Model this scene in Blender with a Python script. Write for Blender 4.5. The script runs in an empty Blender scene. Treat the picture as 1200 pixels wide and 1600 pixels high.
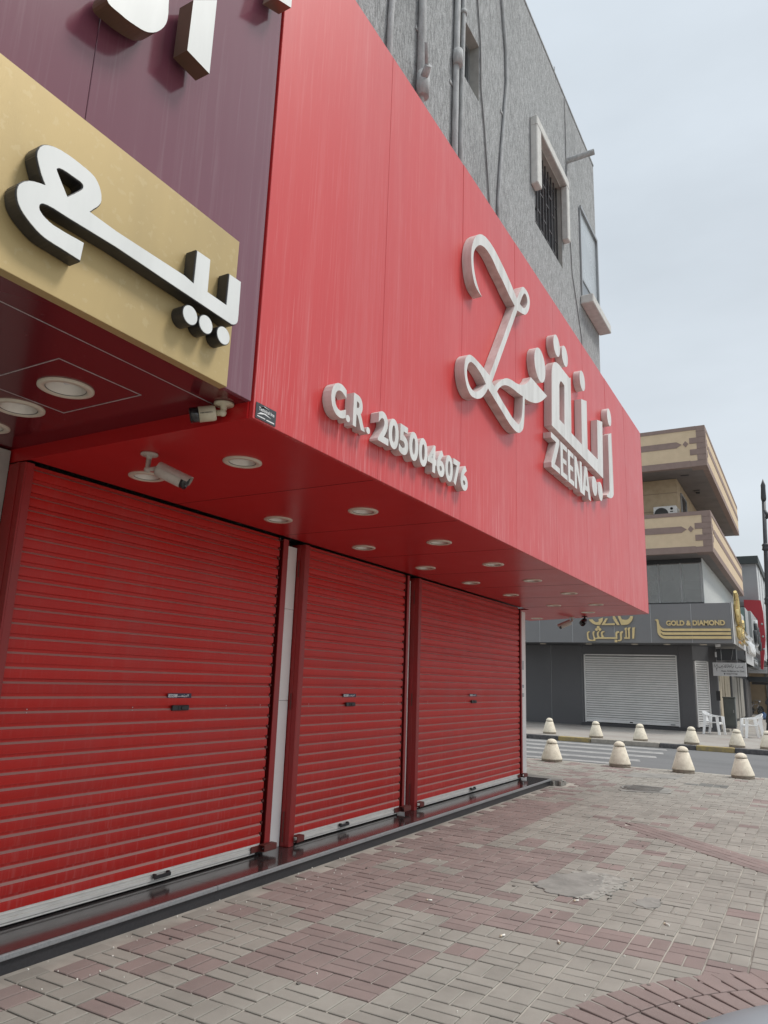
import bpy, bmesh, math, random
from mathutils import Vector, Matrix
random.seed(7)
R = math.radians
S = bpy.context.scene
C = S.collection
# ------------------------------------------------------------------ camera
CAM = (0.0, 0.0, 1.6)
YAW, PITCH, ROLL, FPX = R(-30.2278), R(13.0161), R(1.977), 1134.3
fw = Vector((math.sin(YAW)*math.cos(PITCH), math.cos(YAW)*math.cos(PITCH), math.sin(PITCH)))
r0 = Vector((math.cos(YAW), -math.sin(YAW), 0)); u0 = r0.cross(fw)
rt = math.cos(ROLL)*r0 + math.sin(ROLL)*u0; up = rt.cross(fw)
cd = bpy.data.cameras.new('camera'); cam = bpy.data.objects.new('camera', cd); C.objects.link(cam)
cam.matrix_world = Matrix(((rt.x, up.x, -fw.x, CAM[0]), (rt.y, up.y, -fw.y, CAM[1]), (rt.z, up.z, -fw.z, CAM[2]), (0, 0, 0, 1)))
cd.sensor_fit = 'VERTICAL'; cd.sensor_height = 36.0; cd.lens = FPX/1600*36
cd.clip_start = 0.05; cd.clip_end = 2000
S.camera = cam
S.render.resolution_x = 768; S.render.resolution_y = 1024
# ------------------------------------------------------------------ light
SUN_EL, SUN_AZ = R(56), R(62)
W = bpy.data.worlds.new('World'); S.world = W; W.use_nodes = True
wn = W.node_tree.nodes; wl = W.node_tree.links
for n in list(wn): wn.remove(n)
wo = wn.new('ShaderNodeOutputWorld'); bg = wn.new('ShaderNodeBackground'); bg.inputs[1].default_value = 0.1
sky = wn.new('ShaderNodeTexSky'); sky.sky_type = 'NISHITA'; sky.sun_disc = False
sky.sun_elevation = SUN_EL; sky.sun_rotation = SUN_AZ; sky.dust_density = 4.0; sky.air_density = 1.2
tc = wn.new('ShaderNodeTexCoord'); sx = wn.new('ShaderNodeSeparateXYZ'); wl.new(tc.outputs['Generated'], sx.inputs[0])
ov = wn.new('ShaderNodeValToRGB'); ov.color_ramp.interpolation = 'EASE'
e = ov.color_ramp.elements
e[0].position = 0.0; e[0].color = (0.52, 0.56, 0.595, 1)
e[1].position = 1.0; e[1].color = (1.6, 1.63, 1.65, 1)
m_ = e.new(0.75); m_.color = (0.49, 0.54, 0.583, 1)
wl.new(sx.outputs['Z'], ov.inputs[0])
mp = wn.new('ShaderNodeMapping'); mp.inputs['Scale'].default_value = (1.6, 1.6, 4.5); wl.new(tc.outputs['Generated'], mp.inputs[0])
nz = wn.new('ShaderNodeTexNoise'); nz.inputs['Scale'].default_value = 1.5; nz.inputs['Detail'].default_value = 5; nz.inputs['Roughness'].default_value = 0.5
wl.new(mp.outputs[0], nz.inputs[0])
mr = wn.new('ShaderNodeMapRange'); mr.inputs[1].default_value = 0.3; mr.inputs[2].default_value = 0.7; mr.inputs[3].default_value = 9.2; mr.inputs[4].default_value = 10.9
wl.new(nz.outputs[0], mr.inputs[0])
vm = wn.new('ShaderNodeVectorMath'); vm.operation = 'SCALE'; wl.new(ov.outputs[0], vm.inputs[0]); wl.new(mr.outputs[0], vm.inputs['Scale'])
mx = wn.new('ShaderNodeMix'); mx.data_type = 'RGBA'; mx.inputs[0].default_value = 0.9
wl.new(sky.outputs[0], mx.inputs[6]); wl.new(vm.outputs[0], mx.inputs[7])
wl.new(mx.outputs[2], bg.inputs[0]); wl.new(bg.outputs[0], wo.inputs[0])
sl = bpy.data.lights.new('sun', 'SUN'); sl.energy = 1.6; sl.angle = R(14); sl.color = (1.0, 0.96, 0.9)
so = bpy.data.objects.new('sun', sl); C.objects.link(so)
sd = Vector((math.sin(SUN_AZ)*math.cos(SUN_EL), math.cos(SUN_AZ)*math.cos(SUN_EL), math.sin(SUN_EL)))
so.rotation_euler = sd.to_track_quat('Z', 'Y').to_euler(); so.location = (6, 6, 30)
S.view_settings.view_transform = 'Standard'; S.view_settings.look = 'None'
S.view_settings.exposure = 0.48; S.view_settings.gamma = 1.0; S.view_settings.use_curve_mapping = False

# ------------------------------------------------------------------ materials
def mat(name, col, rough=0.5, metal=0.0, spec=0.5, coat=0.0, var=0.0, vscale=3.0, vstretch=(1, 1, 1), col2=None, bump=0.0, bscale=60.0,
        bstretch=(1, 1, 1), dust=None, dust_lo=0.35, dust_hi=0.8, tint=None, speck=None, streak=None, stain=0.0):
    """principled material on world position: colour noise, fine bump, dust on upward faces, per-piece tint, specks, run-off streaks"""
    M = bpy.data.materials.new(name); M.use_nodes = True; N = M.node_tree.nodes; L = M.node_tree.links
    b = N['Principled BSDF']
    b.inputs['Roughness'].default_value = rough; b.inputs['Metallic'].default_value = metal
    b.inputs['Specular IOR Level'].default_value = spec; b.inputs['Coat Weight'].default_value = coat
    b.inputs['Coat Roughness'].default_value = 0.12
    g = N.new('ShaderNodeNewGeometry')
    def rgb(c): return (c[0], c[1], c[2], 1)
    def noise(sc, st, det=4, rg=0.6):
        m = N.new('ShaderNodeMapping'); m.inputs['Scale'].default_value = st; L.new(g.outputs['Position'], m.inputs[0])
        t = N.new('ShaderNodeTexNoise'); t.inputs['Scale'].default_value = sc; t.inputs['Detail'].default_value = det; t.inputs['Roughness'].default_value = rg
        L.new(m.outputs[0], t.inputs[0]); return t.outputs[0]
    def ramp(src, lo, hi):
        m = N.new('ShaderNodeMapRange'); m.inputs[1].default_value = lo; m.inputs[2].default_value = hi; m.interpolation_type = 'SMOOTHSTEP'; L.new(src, m.inputs[0]); return m.outputs[0]
    def mix(f, a, c, mode='MIX'):
        m = N.new('ShaderNodeMix'); m.data_type = 'RGBA'; m.blend_type = mode
        if isinstance(f, float): m.inputs[0].default_value = f
        else: L.new(f, m.inputs[0])
        for k, v in ((6, a), (7, c)):
            if isinstance(v, tuple): m.inputs[k].default_value = rgb(v)
            else: L.new(v, m.inputs[k])
        return m.outputs[2]
    def mul(a, k):
        m = N.new('ShaderNodeMath'); m.operation = 'MULTIPLY'; L.new(a, m.inputs[0])
        if isinstance(k, float): m.inputs[1].default_value = k
        else: L.new(k, m.inputs[1])
        return m.outputs[0]
    out = None
    c2 = col2 or tuple(max(0, x*0.6) for x in col)
    if var > 0:
        f = mul(ramp(noise(vscale, vstretch), 0.35, 0.7), var); out = mix(f, col, c2)
    if tint:
        if tint == 'object':
            oi = N.new('ShaderNodeObjectInfo'); t = oi.outputs['Random']
        else:
            a = N.new('ShaderNodeAttribute'); a.attribute_name = 'tint'; t = a.outputs['Fac']
        lo, hi = (0.91, 1.06) if 'paver' in name else (0.93, 1.04)
        m = N.new('ShaderNodeMapRange'); m.inputs[3].default_value = lo; m.inputs[4].default_value = hi; L.new(t, m.inputs[0])
        v = N.new('ShaderNodeVectorMath'); v.operation = 'SCALE'
        if out is None: v.inputs[0].default_value = col
        else: L.new(out, v.inputs[0])
        L.new(m.outputs[0], v.inputs['Scale']); out = v.outputs[0]
    if speck:
        f = mul(ramp(noise(speck[0], (1, 1, 1), 2), speck[1], speck[1]+0.06), speck[3]); out = mix(f, out if out is not None else col, speck[2])
    if streak:   # (colour, z where the run-off gathers, height, strength, scale)
        sc, z0, hgt, st, sca = streak
        n1 = ramp(noise(sca, (1, 1, 0.03), 3, 0.7), 0.5, 0.74)
        z = N.new('ShaderNodeSeparateXYZ'); L.new(g.outputs['Position'], z.inputs[0])
        mm = N.new('ShaderNodeMapRange'); mm.inputs[1].default_value = z0; mm.inputs[2].default_value = z0+hgt; mm.inputs[3].default_value = 1.0; mm.inputs[4].default_value = 0.28
        L.new(z.outputs['Z'], mm.inputs[0])
        out = mix(mul(mul(n1, mm.outputs[0]), st), out if out is not None else col, sc)
        n2 = ramp(noise(sca*0.11, (1, 1, 0.045), 5, 0.7), 0.45, 0.8)
        out = mix(mul(n2, st*0.28), out, sc)
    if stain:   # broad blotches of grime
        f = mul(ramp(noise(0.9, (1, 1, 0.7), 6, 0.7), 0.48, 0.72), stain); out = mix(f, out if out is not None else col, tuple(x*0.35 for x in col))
    if dust:
        z = N.new('ShaderNodeSeparateXYZ'); L.new(g.outputs['Normal'], z.inputs[0])
        f = ramp(z.outputs['Z'], dust_lo, dust_hi)
        f = mul(f, 0.9); out = mix(f, out if out is not None else col, dust)
    if out is None: b.inputs['Base Color'].default_value = rgb(col)
    else: L.new(out, b.inputs['Base Color'])
    if bump > 0:
        bp = N.new('ShaderNodeBump'); bp.inputs['Strength'].default_value = 1.0; bp.inputs['Distance'].default_value = bump
        L.new(noise(bscale, bstretch, 5, 0.65), bp.inputs['Height']); L.new(bp.outputs[0], b.inputs['Normal'])
    if rough < 0.6:
        r_ = N.new('ShaderNodeMapRange'); r_.inputs[3].default_value = rough*0.85; r_.inputs[4].default_value = min(1, rough*1.3)
        L.new(noise(2.2, (1, 1, 1), 5), r_.inputs[0]); L.new(r_.outputs[0], b.inputs['Roughness'])
    return M

M = {}
M['fascia'] = mat('red_composite_panel', (0.57, 0.025, 0.026), 0.40, spec=0.65, coat=0.15, streak=((0.80, 0.50, 0.50), 2.89, 0.9, 0.33, 62), var=0.3, vscale=1.2, vstretch=(1, 1, 0.15), col2=(0.50, 0.045, 0.05))
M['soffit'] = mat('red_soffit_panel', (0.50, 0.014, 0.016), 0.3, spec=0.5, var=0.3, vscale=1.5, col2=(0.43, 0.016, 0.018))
M['maroon'] = mat('maroon_composite_panel', (0.165, 0.052, 0.078), 0.13, spec=0.55, streak=((0.30, 0.20, 0.22), 2.9, 3.0, 0.30, 22), coat=0.3)
M['maroon_soffit'] = mat('maroon_gloss_soffit', (0.13, 0.012, 0.018), 0.16, spec=0.5, coat=0.2, speck=(30, 0.72, (0.3, 0.2, 0.2), 0.5))
M['gold_panel'] = mat('brushed_gold_panel', (0.48, 0.36, 0.165), 0.42, metal=0.25, spec=0.5, var=0.6, vscale=1.6, vstretch=(1, 1, 0.3), col2=(0.37, 0.28, 0.135), bump=0.0006, bscale=50, bstretch=(1, 12, 0.5), speck=(26, 0.6, (0.52, 0.42, 0.24), 0.35))
M['white_face'] = mat('white_acrylic_letter_face', (0.74, 0.76, 0.75), 0.35, var=0.5, vscale=5, vstretch=(1, 1, 0.25), col2=(0.60, 0.62, 0.61))
M['fascia_letter'] = mat('weathered_white_letter_face', (0.70, 0.70, 0.685), 0.4, var=0.8, vscale=6, vstretch=(1, 1.5, 0.2), col2=(0.53, 0.52, 0.50), speck=(40, 0.7, (0.42, 0.36, 0.33), 0.5))
M['white_side'] = mat('grimy_white_letter_return', (0.66, 0.61, 0.59), 0.5, var=0.9, vscale=9, vstretch=(1, 1, 0.12), col2=(0.50, 0.41, 0.39))
M['black_side'] = mat('black_letter_return', (0.022, 0.022, 0.024), 0.3, var=0.4, vscale=12, col2=(0.06, 0.055, 0.05))
M['bronze_side'] = mat('bronze_letter_return', (0.17, 0.11, 0.07), 0.35, metal=0.4, var=0.3)
M['shutter'] = mat('red_shutter_paint', (0.56, 0.020, 0.014), 0.42, spec=0.32, var=0.35, vscale=2.2, vstretch=(1, 1, 0.6), col2=(0.44, 0.038, 0.036), dust=(0.52, 0.33, 0.29), dust_lo=0.3, dust_hi=0.75, tint='object', streak=((0.58, 0.36, 0.33), 0.15, 1.1, 0.16, 38))
M['rail'] = mat('red_guide_rail_paint', (0.34, 0.016, 0.016), 0.42, var=0.5, vscale=5, vstretch=(1, 1, 0.3), col2=(0.24, 0.035, 0.03))
M['rust'] = mat('rusty_red_bracket', (0.16, 0.022, 0.02), 0.55, var=0.7, vscale=40, col2=(0.10, 0.05, 0.035))
M['alu'] = mat('dusty_white_aluminium_bar', (0.76, 0.74, 0.70), 0.45, var=0.5, vscale=8, vstretch=(1, 1, 3), col2=(0.60, 0.57, 0.53))
M['dark'] = mat('dark_gap', (0.012, 0.010, 0.010), 0.8)
M['black_plastic'] = mat('black_plastic', (0.022, 0.022, 0.024), 0.4)
M['white_wall'] = mat('white_painted_pillar', (0.86, 0.84, 0.82), 0.55, var=0.35, vscale=6, vstretch=(1, 1, 0.5), col2=(0.74, 0.71, 0.68))
M['plaster'] = mat('grey_white_plaster', (0.46, 0.44, 0.41), 0.8, var=0.5, vscale=3, bump=0.003, bscale=40)
M['granite'] = mat('dark_polished_granite', (0.035, 0.030, 0.030), 0.13, spec=0.6, var=0.7, vscale=90, col2=(0.07, 0.055, 0.055), coat=0.3)
M['granite_edge'] = mat('grey_granite_edge', (0.27, 0.28, 0.29), 0.35, var=0.6, vscale=70, col2=(0.17, 0.175, 0.18))
M['granite_riser'] = mat('black_granite_riser', (0.028, 0.028, 0.032), 0.4, var=0.5, vscale=60, col2=(0.05, 0.05, 0.055))
M['light_ring'] = mat('cream_downlight_trim', (0.66, 0.60, 0.50), 0.4, var=0.3, vscale=30, col2=(0.5, 0.44, 0.36))
M['reflector'] = mat('brushed_downlight_reflector', (0.80, 0.77, 0.72), 0.30, metal=0.75, bump=0.004, bscale=160)
M['cctv'] = mat('cream_camera_housing', (0.62, 0.57, 0.43), 0.4, var=0.3, vscale=40, col2=(0.48, 0.43, 0.34))
M['cctv_red'] = mat('grey_camera_housing', (0.52, 0.47, 0.42), 0.4, var=0.4, vscale=40, col2=(0.38, 0.32, 0.28))
M['lens'] = mat('camera_window', (0.01, 0.01, 0.012), 0.08, spec=0.8)
M['stucco'] = mat('raked_grey_stucco', (0.53, 0.545, 0.555), 0.95, spec=0.2, var=1.0, vscale=34, vstretch=(1, 1.3, 0.24), col2=(0.31, 0.32, 0.325), bump=0.035, bscale=34, bstretch=(1, 1.6, 0.3), speck=(75, 0.54, (0.20, 0.205, 0.21), 0.6), stain=0.3)
M['pipe'] = mat('painted_grey_pipe', (0.47, 0.485, 0.495), 0.8, spec=0.25, var=0.9, vscale=22, vstretch=(1, 1, 0.25), col2=(0.34, 0.35, 0.355), bump=0.008, bscale=40)
M['pipe_dark'] = mat('dark_grey_cable', (0.20, 0.20, 0.205), 0.6)
M['surround'] = mat('pale_concrete_surround', (0.62, 0.62, 0.60), 0.85, var=0.6, vscale=9, col2=(0.47, 0.47, 0.455), bump=0.006, bscale=60)
M['reveal'] = mat('pale_window_reveal', (0.40, 0.39, 0.37), 0.85, var=0.4, vscale=8)
M['glass_dark'] = mat('dark_window_glass', (0.03, 0.032, 0.036), 0.06, spec=0.7)
M['alu_frame'] = mat('aluminium_frame', (0.34, 0.35, 0.36), 0.35, metal=0.5)
M['iron'] = mat('dark_iron_grille', (0.06, 0.055, 0.06), 0.5)
M['pale_panel'] = mat('pale_blue_grey_panel', (0.42, 0.46, 0.49), 0.25, spec=0.5, var=0.3, vscale=2)
M['lower_panel'] = mat('grey_lower_panel', (0.18, 0.20, 0.22), 0.3)
M['sand'] = mat('sandy_joint_bed', (0.44, 0.41, 0.365), 0.95, var=0.95, vscale=1.3, col2=(0.19, 0.172, 0.152), bump=0.003, bscale=140)
PG, PG2 = (0.314, 0.297, 0.266), (0.262, 0.247, 0.221)
PR, PR2 = (0.268, 0.210, 0.196), (0.231, 0.184, 0.173)
sp = (160, 0.66, (0.50, 0.47, 0.42), 0.45)
for nm, a, b in (('grey', PG, PG2), ('red', PR, PR2)):
    for t in ('object', 'face'):
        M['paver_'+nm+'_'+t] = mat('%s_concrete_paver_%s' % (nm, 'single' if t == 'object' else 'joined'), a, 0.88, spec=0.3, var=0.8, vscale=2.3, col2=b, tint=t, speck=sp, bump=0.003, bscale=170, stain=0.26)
M['dark_paver_face'] = mat('dark_grey_concrete_paver', (0.16, 0.16, 0.15), 0.9, var=0.6, vscale=3, tint='face', bump=0.002, bscale=170)
M['cement'] = mat('cement_patch', (0.285, 0.278, 0.258), 0.95, spec=0.2, var=0.9, vscale=4.5, col2=(0.195, 0.19, 0.178), bump=0.006, bscale=14, speck=(9, 0.62, (0.33, 0.32, 0.295), 0.6))
M['cement_crumble'] = mat('crumbled_cement', (0.37, 0.36, 0.33), 0.95, spec=0.2, var=0.9, vscale=14, col2=(0.22, 0.215, 0.198), bump=0.01, bscale=26)
M['cast_iron'] = mat('worn_manhole_iron', (0.27, 0.26, 0.24), 0.8, var=0.6, vscale=18, col2=(0.18, 0.17, 0.16), bump=0.006, bscale=60)
M['asphalt'] = mat('asphalt', (0.155, 0.157, 0.16), 0.9, var=0.7, vscale=0.8, vstretch=(0.3, 1, 1), col2=(0.115, 0.117, 0.12), bump=0.004, bscale=120, speck=(140, 0.64, (0.25, 0.25, 0.25), 0.4))
M['road_paint'] = mat('worn_white_road_paint', (0.35, 0.345, 0.335), 0.85, var=1.0, vscale=4, col2=(0.24, 0.24, 0.24), speck=(22, 0.55, (0.19, 0.19, 0.19), 0.7), bump=0.003, bscale=90)
M['kerb_dark'] = mat('kerb_faded_black_paint', (0.075, 0.075, 0.08), 0.8, var=0.7, vscale=10, col2=(0.16, 0.155, 0.15))
M['kerb_yellow'] = mat('kerb_worn_yellow_paint', (0.40, 0.31, 0.125), 0.8, var=0.9, vscale=9, col2=(0.25, 0.215, 0.14))
M['kerb_grey'] = mat('kerb_bare_concrete', (0.40, 0.375, 0.33), 0.9, var=0.6, vscale=8)
M['bollard'] = mat('cream_concrete_bollard', (0.76, 0.70, 0.575), 0.85, var=0.75, vscale=13, col2=(0.60, 0.54, 0.43), bump=0.004, bscale=70, speck=(34, 0.66, (0.34, 0.30, 0.24), 0.7), stain=0.26)
M['bollard_base'] = mat('grey_bollard_footing', (0.32, 0.275, 0.22), 0.9, var=0.7, vscale=20)
M['planter'] = mat('smooth_blue_grey_render', (0.25, 0.275, 0.30), 0.38, var=0.4, vscale=3, col2=(0.20, 0.22, 0.245))
M['rubble'] = mat('mossy_mortar_edge', (0.21, 0.215, 0.19), 0.95, var=0.9, vscale=20, col2=(0.11, 0.12, 0.10), bump=0.02, bscale=30)
M['soil'] = mat('dry_soil', (0.28, 0.23, 0.17), 0.95, var=0.7, vscale=6, bump=0.02, bscale=20)
M['butt'] = mat('cigarette_paper', (0.78, 0.76, 0.70), 0.8)
M['butt_filter'] = mat('cigarette_filter', (0.66, 0.56, 0.42), 0.8)
M['gum'] = mat('trodden_gum', (0.15, 0.14, 0.125), 0.9)
M['plaque'] = mat('dark_grey_plaque', (0.045, 0.048, 0.052), 0.35, var=0.3, vscale=20)
M['print_white'] = mat('white_print', (0.74, 0.74, 0.74), 0.5)
M['print_black'] = mat('black_print', (0.03, 0.03, 0.032), 0.5)
M['sticker'] = mat('navy_sticker', (0.03, 0.025, 0.06), 0.4)
# across the street
M['clad'] = mat('dark_grey_cladding', (0.105, 0.105, 0.110), 0.42, var=0.4, vscale=0.9, col2=(0.085, 0.085, 0.09))
M['clad_sign'] = mat('grey_sign_cladding', (0.205, 0.207, 0.212), 0.38, var=0.35, vscale=0.8, col2=(0.175, 0.177, 0.182))
M['joint'] = mat('pale_cladding_joint', (0.40, 0.41, 0.42), 0.6)
M['slat_white'] = mat('dusty_white_shutter', (0.84, 0.83, 0.81), 0.5, var=0.3, vscale=2, dust=(0.72, 0.70, 0.67), dust_lo=0.5, dust_hi=0.9)
M['slat_groove_shade'] = mat('shaded_shutter_groove', (0.42, 0.415, 0.405), 0.7)  # shade inside the slat grooves, put into the colour as a darker grey
M['gold_letter'] = mat('satin_gold_letter', (0.72, 0.57, 0.29), 0.45, metal=0.1, var=0.3, vscale=4)
M['gold_polish'] = mat('polished_gold', (0.72, 0.56, 0.26), 0.18, metal=0.9)
M['chrome_white'] = mat('polished_white_letter', (0.85, 0.85, 0.84), 0.15, metal=0.5)
M['granite_grey'] = mat('grey_stone_plinth', (0.06, 0.06, 0.065), 0.35)
M['beige'] = mat('sand_beige_render', (0.68, 0.54, 0.375), 0.9, var=0.45, vscale=3.5, col2=(0.57, 0.45, 0.30), bump=0.012, bscale=30)
M['beige_wall'] = mat('tan_stone_wall', (0.50, 0.39, 0.26), 0.9, var=0.6, vscale=2.5, col2=(0.36, 0.27, 0.165), bump=0.01, bscale=22)
M['brown'] = mat('mauve_brown_trim', (0.29, 0.215, 0.19), 0.9, var=0.55, vscale=5, col2=(0.24, 0.178, 0.158), bump=0.006, bscale=50)
M['soffit_grey'] = mat('grey_balcony_soffit', (0.21, 0.19, 0.185), 0.9, var=0.4, vscale=1.2)
M['stucco_white'] = mat('rough_white_stucco', (0.60, 0.62, 0.61), 0.95, var=0.5, vscale=7, col2=(0.50, 0.52, 0.51), bump=0.02, bscale=25)
def glass_mat(name, tint, clear):
    m = bpy.data.materials.new(name); m.use_nodes = True; N = m.node_tree.nodes; L = m.node_tree.links
    for n in list(N): N.remove(n)
    o = N.new('ShaderNodeOutputMaterial'); t = N.new('ShaderNodeBsdfTransparent'); g = N.new('ShaderNodeBsdfGlossy'); d = N.new('ShaderNodeBsdfDiffuse'); f = N.new('ShaderNodeFresnel'); a = N.new('ShaderNodeMixShader'); b_ = N.new('ShaderNodeMixShader')
    t.inputs[0].default_value = (*tint, 1); g.inputs['Roughness'].default_value = 0.03; d.inputs[0].default_value = (0.50, 0.52, 0.50, 1); f.inputs[0].default_value = 3.2
    b_.inputs[0].default_value = clear; L.new(t.outputs[0], b_.inputs[1]); L.new(d.outputs[0], b_.inputs[2])
    L.new(f.outputs[0], a.inputs[0]); L.new(b_.outputs[0], a.inputs[1]); L.new(g.outputs[0], a.inputs[2]); L.new(a.outputs[0], o.inputs[0]); return m
M['shop_glass'] = glass_mat('dusty_showroom_glass', (0.82, 0.86, 0.85), 0.36)
M['shop_frame'] = mat('dark_window_head', (0.045, 0.047, 0.05), 0.5)
M['interior'] = mat('pale_room_wall', (0.62, 0.65, 0.64), 0.9, var=0.6, vscale=1.2)
M['ac'] = mat('white_ac_housing', (0.72, 0.71, 0.68), 0.5, var=0.3, vscale=6)
M['ac_fan'] = mat('black_fan_guard', (0.05, 0.048, 0.045), 0.5)
M['plastic_white'] = mat('white_plastic_chair', (0.90, 0.90, 0.89), 0.35, var=0.2, vscale=6, col2=(0.82, 0.82, 0.81))
M['cream_sheet'] = mat('peeling_cream_sheet', (0.50, 0.44, 0.33), 0.8, var=0.9, vscale=3.5, vstretch=(1, 2, 0.25), col2=(0.27, 0.22, 0.16), speck=(6, 0.66, (0.12, 0.10, 0.085), 0.8))
M['grey_sheet'] = mat('weathered_grey_sheet', (0.36, 0.34, 0.30), 0.8, var=0.9, vscale=3.5, vstretch=(1, 2, 0.2), col2=(0.14, 0.135, 0.125))
M['cabinet'] = mat('green_grey_cabinet', (0.125, 0.14, 0.135), 0.6, var=0.4, vscale=4)
M['sign_white'] = mat('faded_white_signboard', (0.56, 0.56, 0.56), 0.5, var=0.3, vscale=3)
M['teal'] = mat('muted_teal_panel', (0.20, 0.295, 0.285), 0.4, var=0.3, vscale=1.5)
M['silver'] = mat('silver_sign_panel', (0.44, 0.45, 0.45), 0.35, metal=0.3, var=0.3, vscale=2)
M['dark_sign'] = mat('charcoal_sign_panel', (0.05, 0.055, 0.06), 0.4)
M['red_far'] = mat('far_red_panel', (0.40, 0.035, 0.05), 0.45, var=0.2, vscale=1)
M['grey_block'] = mat('pale_grey_render', (0.33, 0.345, 0.36), 0.9, var=0.3, vscale=0.7)
M['ribbed'] = mat('white_ribbed_cladding', (0.58, 0.60, 0.61), 0.6, var=0.3, vscale=2)
M['roof_dark'] = mat('dark_roof_edge', (0.045, 0.055, 0.055), 0.6)
M['post'] = mat('charcoal_lamp_post', (0.045, 0.048, 0.055), 0.45, var=0.3, vscale=10)
M['tan_far'] = mat('tan_far_wall', (0.40, 0.30, 0.20), 0.9, var=0.5, vscale=0.8)
M['grey_far'] = mat('grey_far_wall', (0.30, 0.31, 0.32), 0.9, var=0.4, vscale=0.5)
M['far_paving'] = mat('far_grey_paving', (0.33, 0.315, 0.29), 0.9, var=0.8, vscale=0.9, col2=(0.27, 0.235, 0.215), speck=(12, 0.6, (0.22, 0.20, 0.18), 0.5), bump=0.006, bscale=20)
M['ground'] = mat('dusty_ground', (0.30, 0.27, 0.23), 0.95, var=0.5, vscale=0.2)
M['tyre'] = mat('black_tyre', (0.02, 0.02, 0.02), 0.7)
M['bike_metal'] = mat('bicycle_metal', (0.10, 0.10, 0.11), 0.4, metal=0.4)
M['blue_bag'] = mat('blue_plastic_bag', (0.10, 0.20, 0.42), 0.4, var=0.5, vscale=8, col2=(0.4, 0.45, 0.5))

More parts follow.
